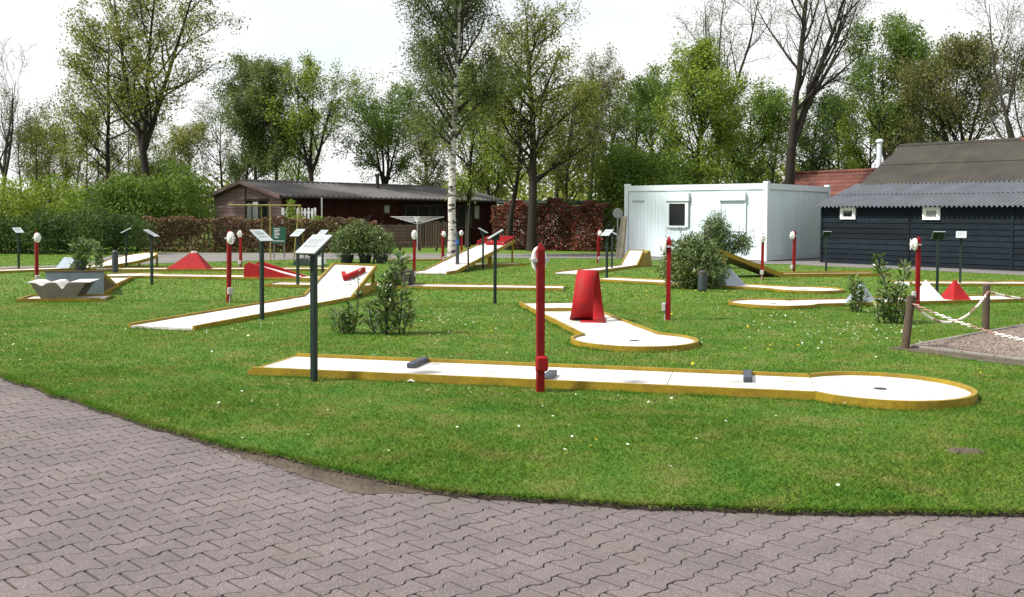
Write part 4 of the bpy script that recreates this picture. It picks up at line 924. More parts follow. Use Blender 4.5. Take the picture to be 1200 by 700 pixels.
# bins
def bin_(px, py, h, r, label, cap='box_grey'):
    p = G(px, py); o_ = thing('waste_bin', label, 'bin', p)
    mk('body', MB().lathe(p, [(r * .86, 0), (r, .05), (r, h * .78), (r * .95, h * .8)], 16), 'bin_grey', o_); mk('hood', MB().lathe(p, [(r * .97, h * .801), (r * 1.03, h * .82), (r * 1.0, h * .93), (r * .5, h)], 16), cap, o_)
bin_(135, 319.5, .56, .075, 'dark grey waste bin beside the raised round platform', 'bin_grey'); bin_(823, 342, .42, .09, 'dark grey waste bin before the big shrub', 'trim_dark')
# dark-blue barrel bridge with a white end, behind the green stands
p = G(363, 311); hb = thing('barrel_bridge', 'dark blue arched bridge with white end behind the rule stands', 'golf obstacle', p)
def arch(x0, x1, y0, y1, m_):
    V = []
    for y in (y0, y1):
        for i in range(13): a = math.pi * i / 12; V.append((p[0] + (x0 + x1) / 2 + (x1 - x0) / 2 * -math.cos(a), p[1] + y, .02 + .20 * math.sin(a)))
    m_.add(V, [(i, i + 1, 14 + i, 13 + i) for i in range(12)] + [tuple(range(13))[::-1], tuple(range(13, 26))]); return m_
mk('arch', arch(-.42, .16, -.4, .4, MB()), 'bin_grey', hb); mk('end_arch', arch(.17, .44, -.35, .35, MB()), 'white_paint', hb)
# boards leaning at the container, white stone, paper scrap, basin
p = G(727, 303); lb = thing('leaning_boards', 'weathered boards leaning against the container end', 'boards', p)
for k, (dx_, tl) in enumerate(((0, .18), (-.12, .22), (.10, .12))): mk('board', MB().hexa([p + [dx_ - .05, k * .05, 0], p + [dx_ + .05, k * .05, 0], p + [dx_ + .05, k * .05 + .03, 0], p + [dx_ - .05, k * .05 + .03, 0]], [p + [dx_ - .05 + tl, k * .05 + .2, 1.5], p + [dx_ + .05 + tl, k * .05 + .2, 1.5], p + [dx_ + .05 + tl, k * .05 + .23, 1.5], p + [dx_ - .05 + tl, k * .05 + .23, 1.5]]), 'wood_grey', lb)
p = AT(724, 250, 38.6); dsh = thing('grey_disc', 'pale grey round disc on a pole beside the container', 'disc', (p[0], p[1], 0)); mk('pole', MB().tube([(p[0], p[1], 0), (p[0], p[1], p[2] - .2)], .03, 8), 'box_grey', dsh)
mk('disc', MB().tube([p + [0, -.02, 0], p + [0, .02, 0]], .20, 18), 'box_grey', dsh)
p = G(669, 292.5); st = MB(); st.sm = 1
for dx_, r0, h in ((-.10, .12, .17), (.08, .14, .20), (.2, .08, .11)):
    st.lathe(p + [dx_, 0, 0], [(r0, 0), (r0 * 1.05, h * .4), (r0 * .8, h * .8), (r0 * .3, h)], 10)
tag(mk('white_stone', st, 'stone_white'), 'pale lumpy stone on the grass before the red hedge', 'stone')
p = G(481, 447.5, .008); sc = MB(); sc.add([p + q for q in np.array([(-.035, -.015, 0), (0, -.02, .012), (.04, -.008, .0), (.035, .02, .008), (0, .018, .02), (-.03, .02, .005)])], [(0, 1, 4, 5), (1, 2, 3, 4)])
tag(mk('paper_scrap', sc, 'stone_white'), 'crumpled pale paper scrap on grass by the long lane', 'litter')
p = at_depth(453, 38.5); bsn = MB(); bsn.lathe((*p, .55), [(.15, 0), (.24, .18), (.26, .19), (.22, .17)], 14); o_ = thing('basin_stand', 'pale blue basin on a stand behind the potted shrubs', 'basin', (*p, 0)); mk('basin', bsn, 'plate', o_); mk('stand', MB().lathe((*p, 0), [(.16, 0), (.05, .05), (.05, .5), (.14, .549)], 10), 'trim_dark', o_)

# rope posts with red-and-white plastic chain at the gravel corner
ch = []
for px, py, top, lean in ((1060.5, 408.5, 348, .06), (1155, 386, 337, 0), (1290, 356, 318, 0)):
    p = G(px, py); h = 0.60 if px < 1200 else .62; tp = p + [lean, 0, h]
    r = thing('chain_post', {1060.5: 'leaning round wooden chain post at the gravel corner', 1155: 'upright round wooden chain post on the gravel edge'}.get(px, 'wooden chain post farther along the gravel edge'), 'post', p, 'chain posts by the gravel')
    mk('post', MB().tube([p - [0, 0, .02], p + [lean * .5, 0, h * .5], tp - [0, 0, .01], tp], [.047, .046, .045, .036], 12), 'wood_brown', r); mk('hook', MB().tube([tp + [.03, -.05, -.10], tp + [.06, -.06, -.10]], .008, 6), 'steel', r); ch.append(tp + [.0, -.05, -.09])
ch4 = np.array([*(ga[:2] + np.array([0, .05])), .55])
def chain(a, b, sag, label):
    r = thing('plastic_chain', label, 'chain', ((a + b) / 2) * [1, 1, 0], 'red and white chains by the gravel'); L = np.linalg.norm(b - a); n_ = int(L / .036); ms = {'chain_red': MB(), 'chain_white': MB()}
    for i in range(n_):
        f0, f1 = i / n_, (i + 1.25) / n_; P0 = a + (b - a) * f0 - [0, 0, sag * 4 * f0 * (1 - f0)]; P1 = a + (b - a) * f1 - [0, 0, sag * 4 * f1 * (1 - f1)]
        d = P1 - P0; d /= np.linalg.norm(d); s_ = np.cross(d, [0, 0, 1]); s_ /= np.linalg.norm(s_); v = np.cross(s_, d) if i % 2 else s_
        loop = [P0 + d * .048 * (.5 - .5 * math.cos(t_)) + v * .013 * math.sin(t_) for t_ in np.linspace(0, 2 * math.pi, 9)]
        ms['chain_red' if (i % 18) < 7 else 'chain_white'].tube(loop, .0055, 5, False)
    tag(mk('red_links', ms['chain_red'], 'chain_red', r), kind='stuff'); tag(mk('white_links', ms['chain_white'], 'chain_white', r), kind='stuff')
chain(ch[0], ch4, .34, 'red and white chain hanging low over the gravel corner')
chain(ch[0], ch[1], .30, 'red and white chain sagging between the two wooden posts'); chain(ch[1], ch[2], .24, 'red and white chain running on past the upright post')

# ------------------------------------------------------------------ vegetation
def unit(v): return v / (np.linalg.norm(v, axis=-1, keepdims=True) + 1e-9)
def grow(S, D, L, npt, wob, up, rg):        # polylines from starts S along D
    n_ = len(S); P = np.zeros((n_, npt, 3)); P[:, 0] = S; d = unit(D)
    for i in range(1, npt):
        d = unit(d + rg.normal(0, wob, (n_, 3)) + np.array([0, 0, 1.]) * up)
        P[:, i] = P[:, i - 1] + d * (L / (npt - 1))[:, None]
    return P
def sprout(P, rad, k, t0, t1, a0, a1, rg):  # k children on each polyline
    n_, m_, _ = P.shape; t = t0 + (t1 - t0) * (np.arange(k)[None] + rg.random((n_, k))) / k; x = t * (m_ - 1); i = np.minimum(x.astype(int), m_ - 2); f = (x - i)[..., None]
    I = np.arange(n_)[:, None]; pos = P[I, i] * (1 - f) + P[I, i + 1] * f; tan = unit(P[I, i + 1] - P[I, i])
    az = rg.random((n_, k)) * 2 * np.pi; a = a0 + (a1 - a0) * rg.random((n_, k))
    ref = np.where(np.abs(tan[..., 2:3]) < .9, np.array([0, 0, 1.]), np.array([1., 0, 0])); u = unit(np.cross(tan, ref)); w = np.cross(tan, u)
    per = np.cos(az)[..., None] * u + np.sin(az)[..., None] * w
    D = np.cos(a)[..., None] * tan + np.sin(a)[..., None] * per
    r = (rad[:, None, 0] * (1 - t) + rad[:, None, -1] * t)
    return pos.reshape(-1, 3), D.reshape(-1, 3), t.reshape(-1), r.reshape(-1)
def tubes(groups, sides):                   # list of (P, rad) -> verts, quads
    V, Fq, off = [], [], 0
    for (P, rad), sd2 in zip(groups, sides):
        n_, m_, _ = P.shape; tan = unit(np.gradient(P, axis=1)); ref = np.where(np.abs(tan[:, :1, 2:3]) < .9, np.array([0, 0, 1.]), np.array([1., 0, 0]))
        u = unit(np.cross(tan, ref)); w = np.cross(tan, u); a = np.arange(sd2) * 2 * np.pi / sd2
        ring = P[:, :, None] + rad[:, :, None, None] * (np.cos(a)[None, None, :, None] * u[:, :, None] + np.sin(a)[None, None, :, None] * w[:, :, None])
        V.append(ring.reshape(-1, 3)); b = (np.arange(n_) * m_ * sd2)[:, None, None]; i = (np.arange(m_ - 1) * sd2)[None, :, None]; j = np.arange(sd2)[None, None]; j2 = (j + 1) % sd2
        q = np.stack([b + i + j, b + i + j2, b + i + sd2 + j2, b + i + sd2 + j], -1).reshape(-1, 4) + off; Fq.append(q); off += n_ * m_ * sd2
    return np.concatenate(V), np.concatenate(Fq)
def leaves(C, size, rg, flat=.35, aspect=.55, D=None):   # diamond leaves at centres C
    n_ = len(C); a = unit(rg.normal(size=(n_, 3))) if D is None else unit(D); r2 = unit(rg.normal(size=(n_, 3)) + np.array([0, 0, 1.0]) * flat); b = unit(np.cross(a, r2)); c = np.cross(a, b)
    s = (size * rg.uniform(.65, 1.3, n_))[:, None]
    V = np.stack([C - a * s * .5, C + b * s * aspect * .5 + c * s * .06, C + a * s * .5, C - b * s * aspect * .5 + c * s * .06], 1).reshape(-1, 3)
    return V, np.arange(4 * n_).reshape(-1, 4)
GREEN = {}
def tree(name, label, base, H, r0, cb, cr, leaf, bark='bark', seed=1, fork=0, forkn=2, n1=14, n2=7, n3=6, nl=16, ls=.14, up=.06, up3=.02, a1=(.7, 1.1), spread=.16, lean=(0, 0), top=1.0, taper=.25, group='trees round the minigolf course', wob=.07, shape='oval', twigmat='twig', forkdirs=None):
    rg = np.random.default_rng(seed); base = np.array([base[0], base[1], 0.]); r = thing(name, label, 'tree', base, group)
    trunkP = []; trunkR = []
    L0 = fork if fork else H * .97
    P0 = grow(base[None] - [0, 0, .1], np.array([[lean[0], lean[1], 1.]]), np.array([L0 + .1]), 12, .035, .03, rg); R0 = np.linspace(r0 * 1.0, r0 * (.72 if fork else taper * .4), 12)[None].copy(); R0[:, 0] *= 1.25
    if fork:
        s = np.repeat(P0[:, -1] - [0, 0, .1], forkn, 0); az = rg.random() * 6 + np.arange(forkn) * 2 * np.pi / forkn
        az = az if forkn > 2 else np.array([rg.uniform(-.4, .4), np.pi + rg.uniform(-.4, .4)])
        D = np.stack([np.cos(az) * .33, np.sin(az) * .25, np.ones(forkn)], 1)
        if forkdirs is not None: D = np.array(forkdirs, float)
        P1 = grow(s, D, (H - fork) * rg.uniform(.85, 1.0, forkn), 12, .05, .05, rg)
        R1 = np.linspace(r0 * .62, r0 * .08, 12)[None] * rg.uniform(.8, 1.05, (forkn, 1)); stems = (P1, R1); ts0 = .06; k1 = max(4, n1 // forkn)
    else: stems = (P0, R0); ts0 = cb / H; k1 = n1
    S, D, t, rr = sprout(stems[0], stems[1], k1, ts0, .97, a1[0], a1[1], rg)
    hz = S[:, 2]; f = np.clip((hz - cb) / max(.1, H - cb), 0, 1)
    env = np.sin(np.pi * np.clip(.18 + .78 * f, 0, 1)) ** .7 if shape == 'oval' else (.72 + .3 * np.sin(np.pi * f)) * (1 - .45 * f) if shape == 'full' else (1 - f * .72) if shape == 'cone' else (.45 + .55 * f)
    L = cr * env * rg.uniform(.75, 1.15, len(S)) + .3
    B1 = grow(S, D, L, 8, wob, up, rg); q1 = np.minimum(rr * .6, r0 * .32)[:, None] * np.linspace(1, .25, 8)[None]
    # stem tips act as branches too
    S, D, t, rr = sprout(B1, q1, n2, .18, 1.0, .5, 1.05, rg); L2_ = np.repeat(L, n2) * rg.uniform(.28, .55, len(S)) * (1.15 - .5 * t)
    B2 = grow(S, D, L2_, 6, wob * 1.3, up * .8, rg); q2 = (np.clip(rr * .55, .006, .05))[:, None] * np.linspace(1, .3, 6)[None]
    tp = stems[0][:, -5:]; 
    S, D, t, rr = sprout(B2, q2, n3, .12, 1.0, .4, 1.1, rg); L3_ = np.clip(np.repeat(L2_, n3) * rg.uniform(.35, .7, len(S)), .25, 1.6)
    B3 = grow(S, D, L3_, 5, wob * 1.4, up3, rg); q3 = np.full(len(S), .0075)[:, None] * np.linspace(1, .45, 5)[None]
    tv, tf = tubes([(P0, R0)] + ([stems] if fork else []), [10, 9] if fork else [10])
    tr = npmesh('trunk', tv, tf, bark, r, True)
    lv, lf = tubes([(B1, q1), (B2[:, [0, 2, 4, 5]], q2[:, [0, 2, 4, 5]]), (B3[:, ::2], q3[:, ::2])], [6, 3, 3]); npmesh('limbs', lv, lf, twigmat if bark == 'birch_bark' else bark, tr, True)
    if nl > 0 and leaf:
        k = max(1, int(nl * (2.05 if nl > 8 else 2.0 if nl > 3 else 1))); n_ = len(B3); tt = rg.random((n_, k)) ** .8 * 4; i = np.minimum(tt.astype(int), 3); ff = (tt - i)[..., None]; I = np.arange(n_)[:, None]
        C = B3[I, i] * (1 - ff) + B3[I, i + 1] * ff + rg.normal(0, spread, (n_, k, 3)); keep = rg.random((n_, k)) < np.clip(rg.normal(.6, .42, (n_, 1)), .0, 1); C = C[keep]
        v, f_ = leaves(C, ls * .86, rg); npmesh('crown', v, f_, leaf, r)
    return r
def lump_points(lumps, n_, rg, shell=.45):  # points inside a set of ellipsoids, denser near their surface
    vol = np.array([l[3] * l[4] * l[5] for l in lumps]) ** .7; cnt = rg.multinomial(n_, vol / vol.sum()); out_ = []
    for l, c in zip(lumps, cnt):
        d = unit(rg.normal(size=(c, 3))); rad = 1 - shell * rg.random(c) ** 1.6; bump = 1 + .16 * np.sin(d[:, 0] * 7 + l[0] * 3) * np.sin(d[:, 1] * 6 + l[1]) + .12 * np.sin(d[:, 2] * 9 + l[2] * 5)
        out_.append(np.array(l[:3]) + d * (rad * bump)[:, None] * np.array(l[3:6]) + rg.normal(0, .03, (c, 3)))
    P = np.concatenate(out_); return P[P[:, 2] > .02]
def shrub(name, label, base, lumps, n_, ls, leaf, seed, cat='shrub', group=None, stems=7, aspect=.5, bark='twig', shell=.5, parent_parts=True, flat=.35):
    rg = np.random.default_rng(seed); base = np.array([base[0], base[1], 0.]); r = thing(name, label, cat, base, group)
    P = lump_points([(base[0] + l[0], base[1] + l[1], *l[2:]) for l in lumps], n_, rg, shell); v, f_ = leaves(P, ls, rg, flat, aspect); npmesh('foliage', v, f_, leaf, r)
    T = np.array([[base[0] + l[0], base[1] + l[1], l[2] + l[5] * .6] for l in lumps]); T = T[rg.integers(0, len(T), stems)] + rg.normal(0, .12, (stems, 3)); S = base + np.concatenate([rg.normal(0, .12, (stems, 2)), np.zeros((stems, 1)) - .03], 1)
    B = grow(S, T - S, np.linalg.norm(T - S, axis=1), 6, .06, .02, rg); q = np.linspace(.022, .007, 6)[None] * np.ones((stems, 1)); S, D, t, rr = sprout(B, q, 8, .3, 1, .4, 1., rg); B2 = grow(S, D, rg.uniform(.2, .5, len(S)), 4, .1, .05, rg)
    tv, tf = tubes([(B, q), (B2, np.full((len(S), 4), .006))], [5, 3]); tag(npmesh('stems', tv, tf, bark, r, True), kind='stuff')
    return r
def hedge(name, label, pts, thick, h0, h1, n_, ls, leaf, seed, top_noise=.12):
    rg = np.random.default_rng(seed); pts = np.array(pts); seg = pts[1:] - pts[:-1]; sl = np.linalg.norm(seg, axis=1); r = thing(name, label, 'hedge', (*pts.mean(0), 0))
    k = rg.choice(len(seg), n_, p=sl / sl.sum()); f = rg.random(n_); c = pts[k] + seg[k] * f[:, None]; nn = np.stack([-seg[k][:, 1], seg[k][:, 0]], 1) / sl[k][:, None]
    H_ = h0 + (h1 - h0) * f; s = k + f; H_ = H_ + top_noise * (np.sin(s * 9 + seed) * .5 + np.sin(s * 23.) * .3 + np.sin(s * 51) * .3)
    face = rg.random(n_); off = np.where(face < .55, -.5, np.where(face < .75, .5, rg.uniform(-.5, .5, n_))) + rg.normal(0, .06, n_); z = np.where(face < .75, rg.random(n_) * H_, H_ - abs(rg.normal(0, .06, n_)))
    off *= thick * (1 + .18 * np.sin(s * 17 + 2 * z) * np.sin(z * 5 + s * 9) + rg.normal(0, .05, n_)); P = np.concatenate([c + nn * off[:, None], np.clip(z, .02, None)[:, None]], 1); v, f_ = leaves(P, ls, rg, .3, .6); npmesh('foliage', v, f_, leaf, r)
    m_ = max(8, int(sl.sum() / .25)); kk = rg.choice(len(seg), m_, p=sl / sl.sum()); ff = rg.random(m_); S = np.concatenate([pts[kk] + seg[kk] * ff[:, None], np.zeros((m_, 1))], 1)
    B = grow(S, np.tile([0, 0, 1.], (m_, 1)), np.full(m_, min(h0, h1) * .9), 5, .12, .05, rg); S2, D, t, rr = sprout(B, np.full((m_, 5), .02), 6, .1, 1, .5, 1.2, rg); B2 = grow(S2, D, rg.uniform(.25, .6, len(S2)), 4, .1, .03, rg)
    tv, tf = tubes([(B, np.full((m_, 5), .02)), (B2, np.full((len(S2), 4), .008))], [5, 3]); tag(npmesh('stems', tv, tf, 'twig', r, True), kind='stuff')
    return r

# hedges
ad2 = at_depth
hedge('beech_hedge', 'brown-leaved clipped hedge along the cabin garden', [ad2(172, 39), ad2(250, 39), ad2(330, 39.2), ad2(440, 40)], .9, 1.34, 1.30, 26000, .085, 'leaf_beech', 3)
hedge('photinia_hedge', 'red-tipped dense hedge between the cabin and container', [ad2(584, 45), ad2(640, 44), ad2(714, 42.5)], 1.3, 1.95, 1.85, 34000, .10, 'leaf_photinia', 4, .34)
# big shrubs on the left
LM = lambda *a: list(a)
shrub('green_thicket', 'bright green thicket at the far end of the path', ad2(30, 37.5), [(-2.8, .5, 1.2, 2.0, 1.6, 1.5), (-.6, 0, 1.3, 1.6, 1.4, 1.5), (1.0, .4, 1.35, 1.3, 1.2, 1.45), (-5.0, .4, 1.5, 2.0, 1.6, 1.9)], 30000, .12, 'leaf_bright', 11, stems=12)
shrub('dark_shrub', 'dark low shrub in front of the bright green thicket', ad2(88, 36.2), [(-1.2, .1, .75, 1.2, .9, .85), (.6, 0, .85, 1.2, .9, .95), (1.9, .2, .7, .9, .8, .8), (-3.2, .2, .7, 1.4, .9, .8)], 18000, .10, 'leaf_dark', 12, stems=10)
shrub('tall_green_shrub', 'tall green shrub behind the end of the brown hedge', ad2(132, 40), [(-.9, 0, 1.2, 1.5, 1.3, 1.3), (.9, .6, 1.6, 1.5, 1.4, 1.5), (2.4, 1.2, 2.0, 1.3, 1.3, 1.5), (.2, .4, 2.2, .9, .9, .9)], 26000, .12, 'leaf_mid', 13, stems=10)
shrub('broad_green_shrub', 'broad mounded shrub left of the mauve cabin gable', ad2(190, 47), [(-1.8, 0, 1.7, 1.7, 1.4, 1.7), (0, .3, 2.3, 1.6, 1.5, 1.7), (.9, .2, 1.3, .8, 1.2, 1.1), (-.6, .2, 3.2, .8, .8, .8)], 26000, .12, 'leaf_mid', 14, stems=10)
shrub('porch_conifer', 'small yellow-green cone-shaped conifer at the cabin porch', ad2(341, 41.6), [(0, 0, .6, .42, .4, .6), (0, 0, 1.2, .3, .3, .55), (0, 0, 1.75, .17, .17, .4)], 5000, .07, 'leaf_bright', 15, stems=3)
shrub('porch_shrub', 'green feathery shrub spilling over the brown hedge', ad2(364, 40.8), [(-.5, 0, .9, .6, .5, .5), (.25, 0, .95, .6, .5, .45), (.8, 0, .8, .5, .4, .4)], 6000, .09, 'leaf_bright', 16, stems=5)
shrub('lush_shrub', 'tall lush green shrub beside the white container', ad2(735, 43.5), [(-.8, 0, 1.6, 1.2, 1.2, 1.6), (.5, .4, 2.6, 1.6, 1.3, 1.7), (-.3, .2, 3.5, 1.3, 1.2, 1.2), (2.1, .8, 2.6, 1.5, 1.3, 1.6)], 26000, .13, 'leaf_mid', 17, stems=10)
# leafy shrubs among the lanes
def potted(px, py, lumps, label, seed, n_, ls=.085, pot=.2):
    p = G(px, py); r = shrub('potted_shrub', label, p, lumps, n_, ls, 'leaf_oleander', seed, group='potted shrubs', stems=6, aspect=.3, flat=-.2); mk('pot', MB().lathe(p, [(pot * .75, 0), (pot, .20), (pot * 1.06, .21), (pot * 1.06, .25), (pot * .9, .24)], 16), 'black_plastic', r)
potted(407, 308.5, [(-.1, 0, .62, .45, .42, .45), (.2, 0, .85, .42, .38, .42)], 'leafy shrub in a black pot, beside the rule stand', 21, 3400)
potted(428, 308.5, [(0, 0, .70, .52, .45, .5), (-.15, 0, 1.02, .3, .3, .3)], 'largest leafy shrub in a black pot behind the tilted lane', 22, 4000)
potted(447, 309, [(.05, 0, .58, .36, .36, .42), (-.1, 0, .85, .25, .25, .3)], 'darker leafy shrub in a black pot, beside the garden screen', 23, 2600)
shrub('rounded_shrub', 'big rounded leafy shrub before the white container', G(815, 338), [(-.26, 0, .42, .50, .5, .45), (.18, -.05, .38, .46, .5, .42), (.0, .1, .76, .48, .45, .38), (.05, .2, .5, .52, .5, .48)], 16000, .085, 'leaf_oleander', 24, stems=12, aspect=.3, flat=-.1, shell=.7)
shrub('rounded_shrub', 'upright leafy shrub behind the big rounded one', G(846, 314.5), [(-.1, 0, .65, .6, .5, .55), (-.2, 0, 1.15, .42, .4, .44), (.58, 0, .72, .30, .3, .30)], 8000, .085, 'leaf_oleander', 25, stems=9, aspect=.3, flat=-.1, shell=.7)
def laurel(label, px, py, stems_, seed, ls=.10, dens=1.0, pot=0):
    rg = np.random.default_rng(seed); p = G(px, py); r = thing('laurel_plant', label, 'plant', p, 'young laurels in the lawn'); Pm, C, D = [], [], []
    for dx_, dy_, h, sx in stems_:
        s = p + [dx_, dy_, -.02]; B = grow(s[None], np.array([[sx, rg.normal(0, .05), 1.]]), np.array([h]), 9, .06, .05, rg); Pm.append(B)
        n_ = int(h * 105 * dens); t = rg.random(n_) ** 1.0 * 8; i = np.minimum(t.astype(int), 7); f = (t - i)[:, None]; az = rg.random(n_) * 6.283
        d = unit(np.stack([np.cos(az), np.sin(az), rg.uniform(.2, 1.3, n_)], 1)); reach = (.02 + .13 * rg.random(n_) * (1.2 - t / 9))[:, None]
        C.append(B[0, i] * (1 - f) + B[0, np.minimum(i + 1, 8)] * f + d * reach); D.append(d)
    C, D = np.concatenate(C), np.concatenate(D); n_ = len(C); a = D; b = unit(np.cross(a, np.array([0, 0, 1.]) + rg.normal(0, .3, (n_, 3)))); c = np.cross(b, a); s = (ls * rg.uniform(.6, 1.25, n_))[:, None]
    V = np.stack([C, C + a * s * .35 + b * s * .23 + c * s * .03, C + a * s * .75 + b * s * .16 + c * s * .0, C + a * s - c * s * .08, C + a * s * .75 - b * s * .16 + c * s * .0, C + a * s * .35 - b * s * .23 + c * s * .03], 1).reshape(-1, 3)
    k = np.arange(n_)[:, None] * 6; Fq = np.concatenate([k + np.array([[0, 1, 2, 3]]), k + np.array([[0, 3, 4, 5]])]); npmesh('foliage', V, Fq, 'leaf_laurel', r)
    B = np.concatenate(Pm); tv, tf = tubes([(B, np.linspace(.012, .004, 9)[None] * np.ones((len(B), 1)))], [6]); tag(npmesh('stems', tv, tf, 'twig', r, True), kind='stuff')
    if pot: mk('pot', MB().lathe(p, [(pot * .8, 0), (pot, .22), (pot * 1.05, .23), (pot * 1.05, .26), (pot * .9, .25)], 14), 'bin_grey', r)
    return r
laurel('tall bushy young laurel between the tilted lane and the long lane', 455, 392, [(-.03, 0, .88, -.03), (.13, .03, .98, .05), (.0, -.05, .62, -.08), (.18, 0, .42, .25), (-.04, .03, .75, .04), (-.16, .02, .40, -.35)], 31, .095, 1.9)
laurel('low bushy young laurel beside the tall bushy one', 404, 391, [(0, 0, .30, -.3), (.05, 0, .34, .1), (-.05, .03, .26, -.1), (.03, -.02, .28, .5)], 32, .085, 2.2)
laurel('thin leaning shoot rising in front of the tilted lane panel', 414, 391, [(0, 0, .80, .20)], 37, .07, .4)
laurel('tall light-green young laurel behind the leaning chain post', 1046, 379, [(-.02, 0, .98, -.02), (.06, .02, .86, .12), (.0, -.04, .5, .2), (-.1, 0, .42, -.25), (-.18, .02, .3, -.3), (.12, 0, .34, .4)], 33, .09, 1.9)
laurel('small dark laurel before the slate-blue pyramid', 1004, 366, [(0, 0, .55, -.05), (.06, 0, .45, .15), (-.06, 0, .5, -.15), (.02, .05, .35, .3)], 34, .085, 1.7)
laurel('small laurel in a grey tub behind the scooped bowl', 94, 318.5, [(0, 0, .82, .05), (.08, 0, .75, .15), (-.1, 0, .7, -.2), (.0, .05, .6, .0)], 35, .14, 1.1, .16)
laurel('thin laurel beside the tub, behind the scooped bowl', 113, 316.5, [(0, 0, .80, -.1), (.05, 0, .7, -.02), (.08, 0, .45, .2)], 36, .13, .9)

# trees
T = lambda px, Y: ad2(px, Y)
tree('bare_tree', 'bare grey tree at the far left behind the thicket', T(8, 46), 8.2, .13, 1.8, 2.0, 'leaf_olive', 'bark_grey', 41, fork=3.2, forkn=3, n1=18, n2=6, n3=6, nl=1, ls=.06, up=.12, a1=(.4, .7), shape='vase')
tree('young_tree', 'slim pale young tree beside the bare grey tree', T(27, 47), 6.6, .06, 2.2, 1.3, 'leaf_olive', 'bark_grey', 243, n1=14, n2=5, n3=5, nl=6, ls=.10, up=.1, group='slim young trees')
tree('young_tree', 'slim leafy young tree between two leaning ones', T(86, 50), 6.9, .06, 2.4, 1.4, 'leaf_oak', 'bark', 244, n1=14, n2=6, n3=5, nl=8, ls=.11, up=.1, group='slim young trees')
tree('young_tree', 'slim young tree filling the gap beside the great forked tree', T(150, 52), 7.6, .07, 2.4, 1.7, 'leaf_oak', 'bark', 245, n1=16, n2=6, n3=6, nl=7, ls=.12, up=.08, group='slim young trees')
tree('young_tree', 'slim young tree right of the bare grey tree', T(45, 48), 6.4, .07, 3.0, 1.0, 'leaf_olive', 'bark', 42, n1=10, n2=5, n3=5, nl=5, ls=.11, up=.1, group='slim young trees')
tree('young_tree', 'leaning slim young tree left of the dark-trunked tree', T(72, 47), 5.8, .08, 2.0, 1.5, 'leaf_oak', 'bark', 43, lean=(.1, 0), n1=10, n2=6, n3=5, nl=8, ls=.12, up=.1, group='slim young trees')
tree('young_tree', 'slim upright young tree beside the dark-trunked tree', T(98, 47), 6.2, .065, 2.2, 1.2, 'leaf_olive', 'bark', 44, n1=10, n2=5, n3=5, nl=7, ls=.11, up=.1, group='slim young trees')
tree('young_tree', 'slim leaning young tree touching the dark-trunked tree', T(110, 46.5), 6.0, .07, 2.0, 1.2, 'leaf_oak', 'bark', 45, lean=(.07, 0), n1=9, n2=5, n3=5, nl=7, ls=.11, up=.1, group='slim young trees')
tree('oak_tree', 'dark-trunked leafy tree left of the great forked tree', T(127, 45), 9.6, .135, 2.4, 2.9, 'leaf_oak', 'bark', 46, n1=24, n2=7, n3=6, nl=11, ls=.13, up=.05, shape='full', taper=.6, a1=(.8, 1.2))
tree('oak_tree', 'great forked tree towering over the brown hedge', T(181, 43), 12.8, .21, 3.5, 2.9, 'leaf_oak', 'bark', 47, fork=4.2, forkn=3, forkdirs=[(-.30, .1, 1), (.04, -.1, 1), (.30, .1, 1)], n1=42, n2=7, n3=6, nl=10, ls=.13, up=.05, a1=(.65, 1.15), shape='full')
tree('birch_tree', 'weeping birch behind the cabin gable, leftmost of three', T(284, 52), 7.8, .13, 2.8, 1.7, 'leaf_birch', 'bark_grey', 48, n1=16, n2=7, n3=7, nl=16, ls=.13, up=.05, up3=-.30, group='birches behind the cabin')
tree('birch_tree', 'tallest weeping birch of three behind the cabin', T(303, 52), 9.4, .14, 3.4, 1.9, 'leaf_birch', 'bark_grey', 49, n1=20, n2=7, n3=7, nl=16, ls=.13, up=.05, up3=-.30, group='birches behind the cabin')
tree('birch_tree', 'slightly leaning weeping birch of three behind the cabin', T(320, 51), 9.0, .13, 3.4, 1.7, 'leaf_birch', 'bark_grey', 50, lean=(.06, 0), n1=18, n2=7, n3=7, nl=15, ls=.13, up=.05, up3=-.30, group='birches behind the cabin')
tree('oak_tree', 'rounded yellow-green tree behind the cabin roof', T(367, 50), 8.8, .16, 2.6, 2.4, 'leaf_bright', 'bark', 51, fork=3.6, forkn=3, n1=27, n2=7, n3=6, nl=9, ls=.13, up=.05, shape='full', a1=(.6, 1.1))
tree('round_tree', 'round-crowned green tree over the middle of the cabin roof', T(452, 53), 7.4, .16, 2.8, 2.6, 'leaf_mid', 'bark', 52, fork=2.9, forkn=4, n1=24, n2=7, n3=6, nl=17, ls=.13, up=.06)
tree('birch_tree', 'large white-barked birch in front of the cabin', T(530, 36.5), 11.0, .165, 4.0, 2.6, 'leaf_birch', 'birch_bark', 53, n1=34, n2=8, n3=6, nl=22, ls=.10, up=.06, up3=-.22, a1=(.6, 1.0), taper=.5)
tree('oak_tree', 'tall dark-trunked tree in front of the red hedge', T(624, 42.3), 9.9, .23, 2.7, 3.3, 'leaf_oak', 'bark', 54, n1=30, n2=8, n3=6, nl=9, ls=.125, up=.04, a1=(.75, 1.15), taper=.5, shape='full')
tree('oak_tree', 'slimmer dark-trunked tree left of the tall one by the hedge', T(596, 43.5), 7.2, .15, 2.5, 2.2, 'leaf_bright', 'bark', 55, n1=18, n2=7, n3=6, nl=9, ls=.12, up=.08)
tree('oak_tree', 'slanting grey tree behind the tall dark-trunked tree', T(643, 52), 7.4, .16, 2.4, 2.2, 'leaf_olive', 'bark_grey', 56, lean=(.16, 0), n1=16, n2=7, n3=6, nl=7, ls=.13, up=.1)
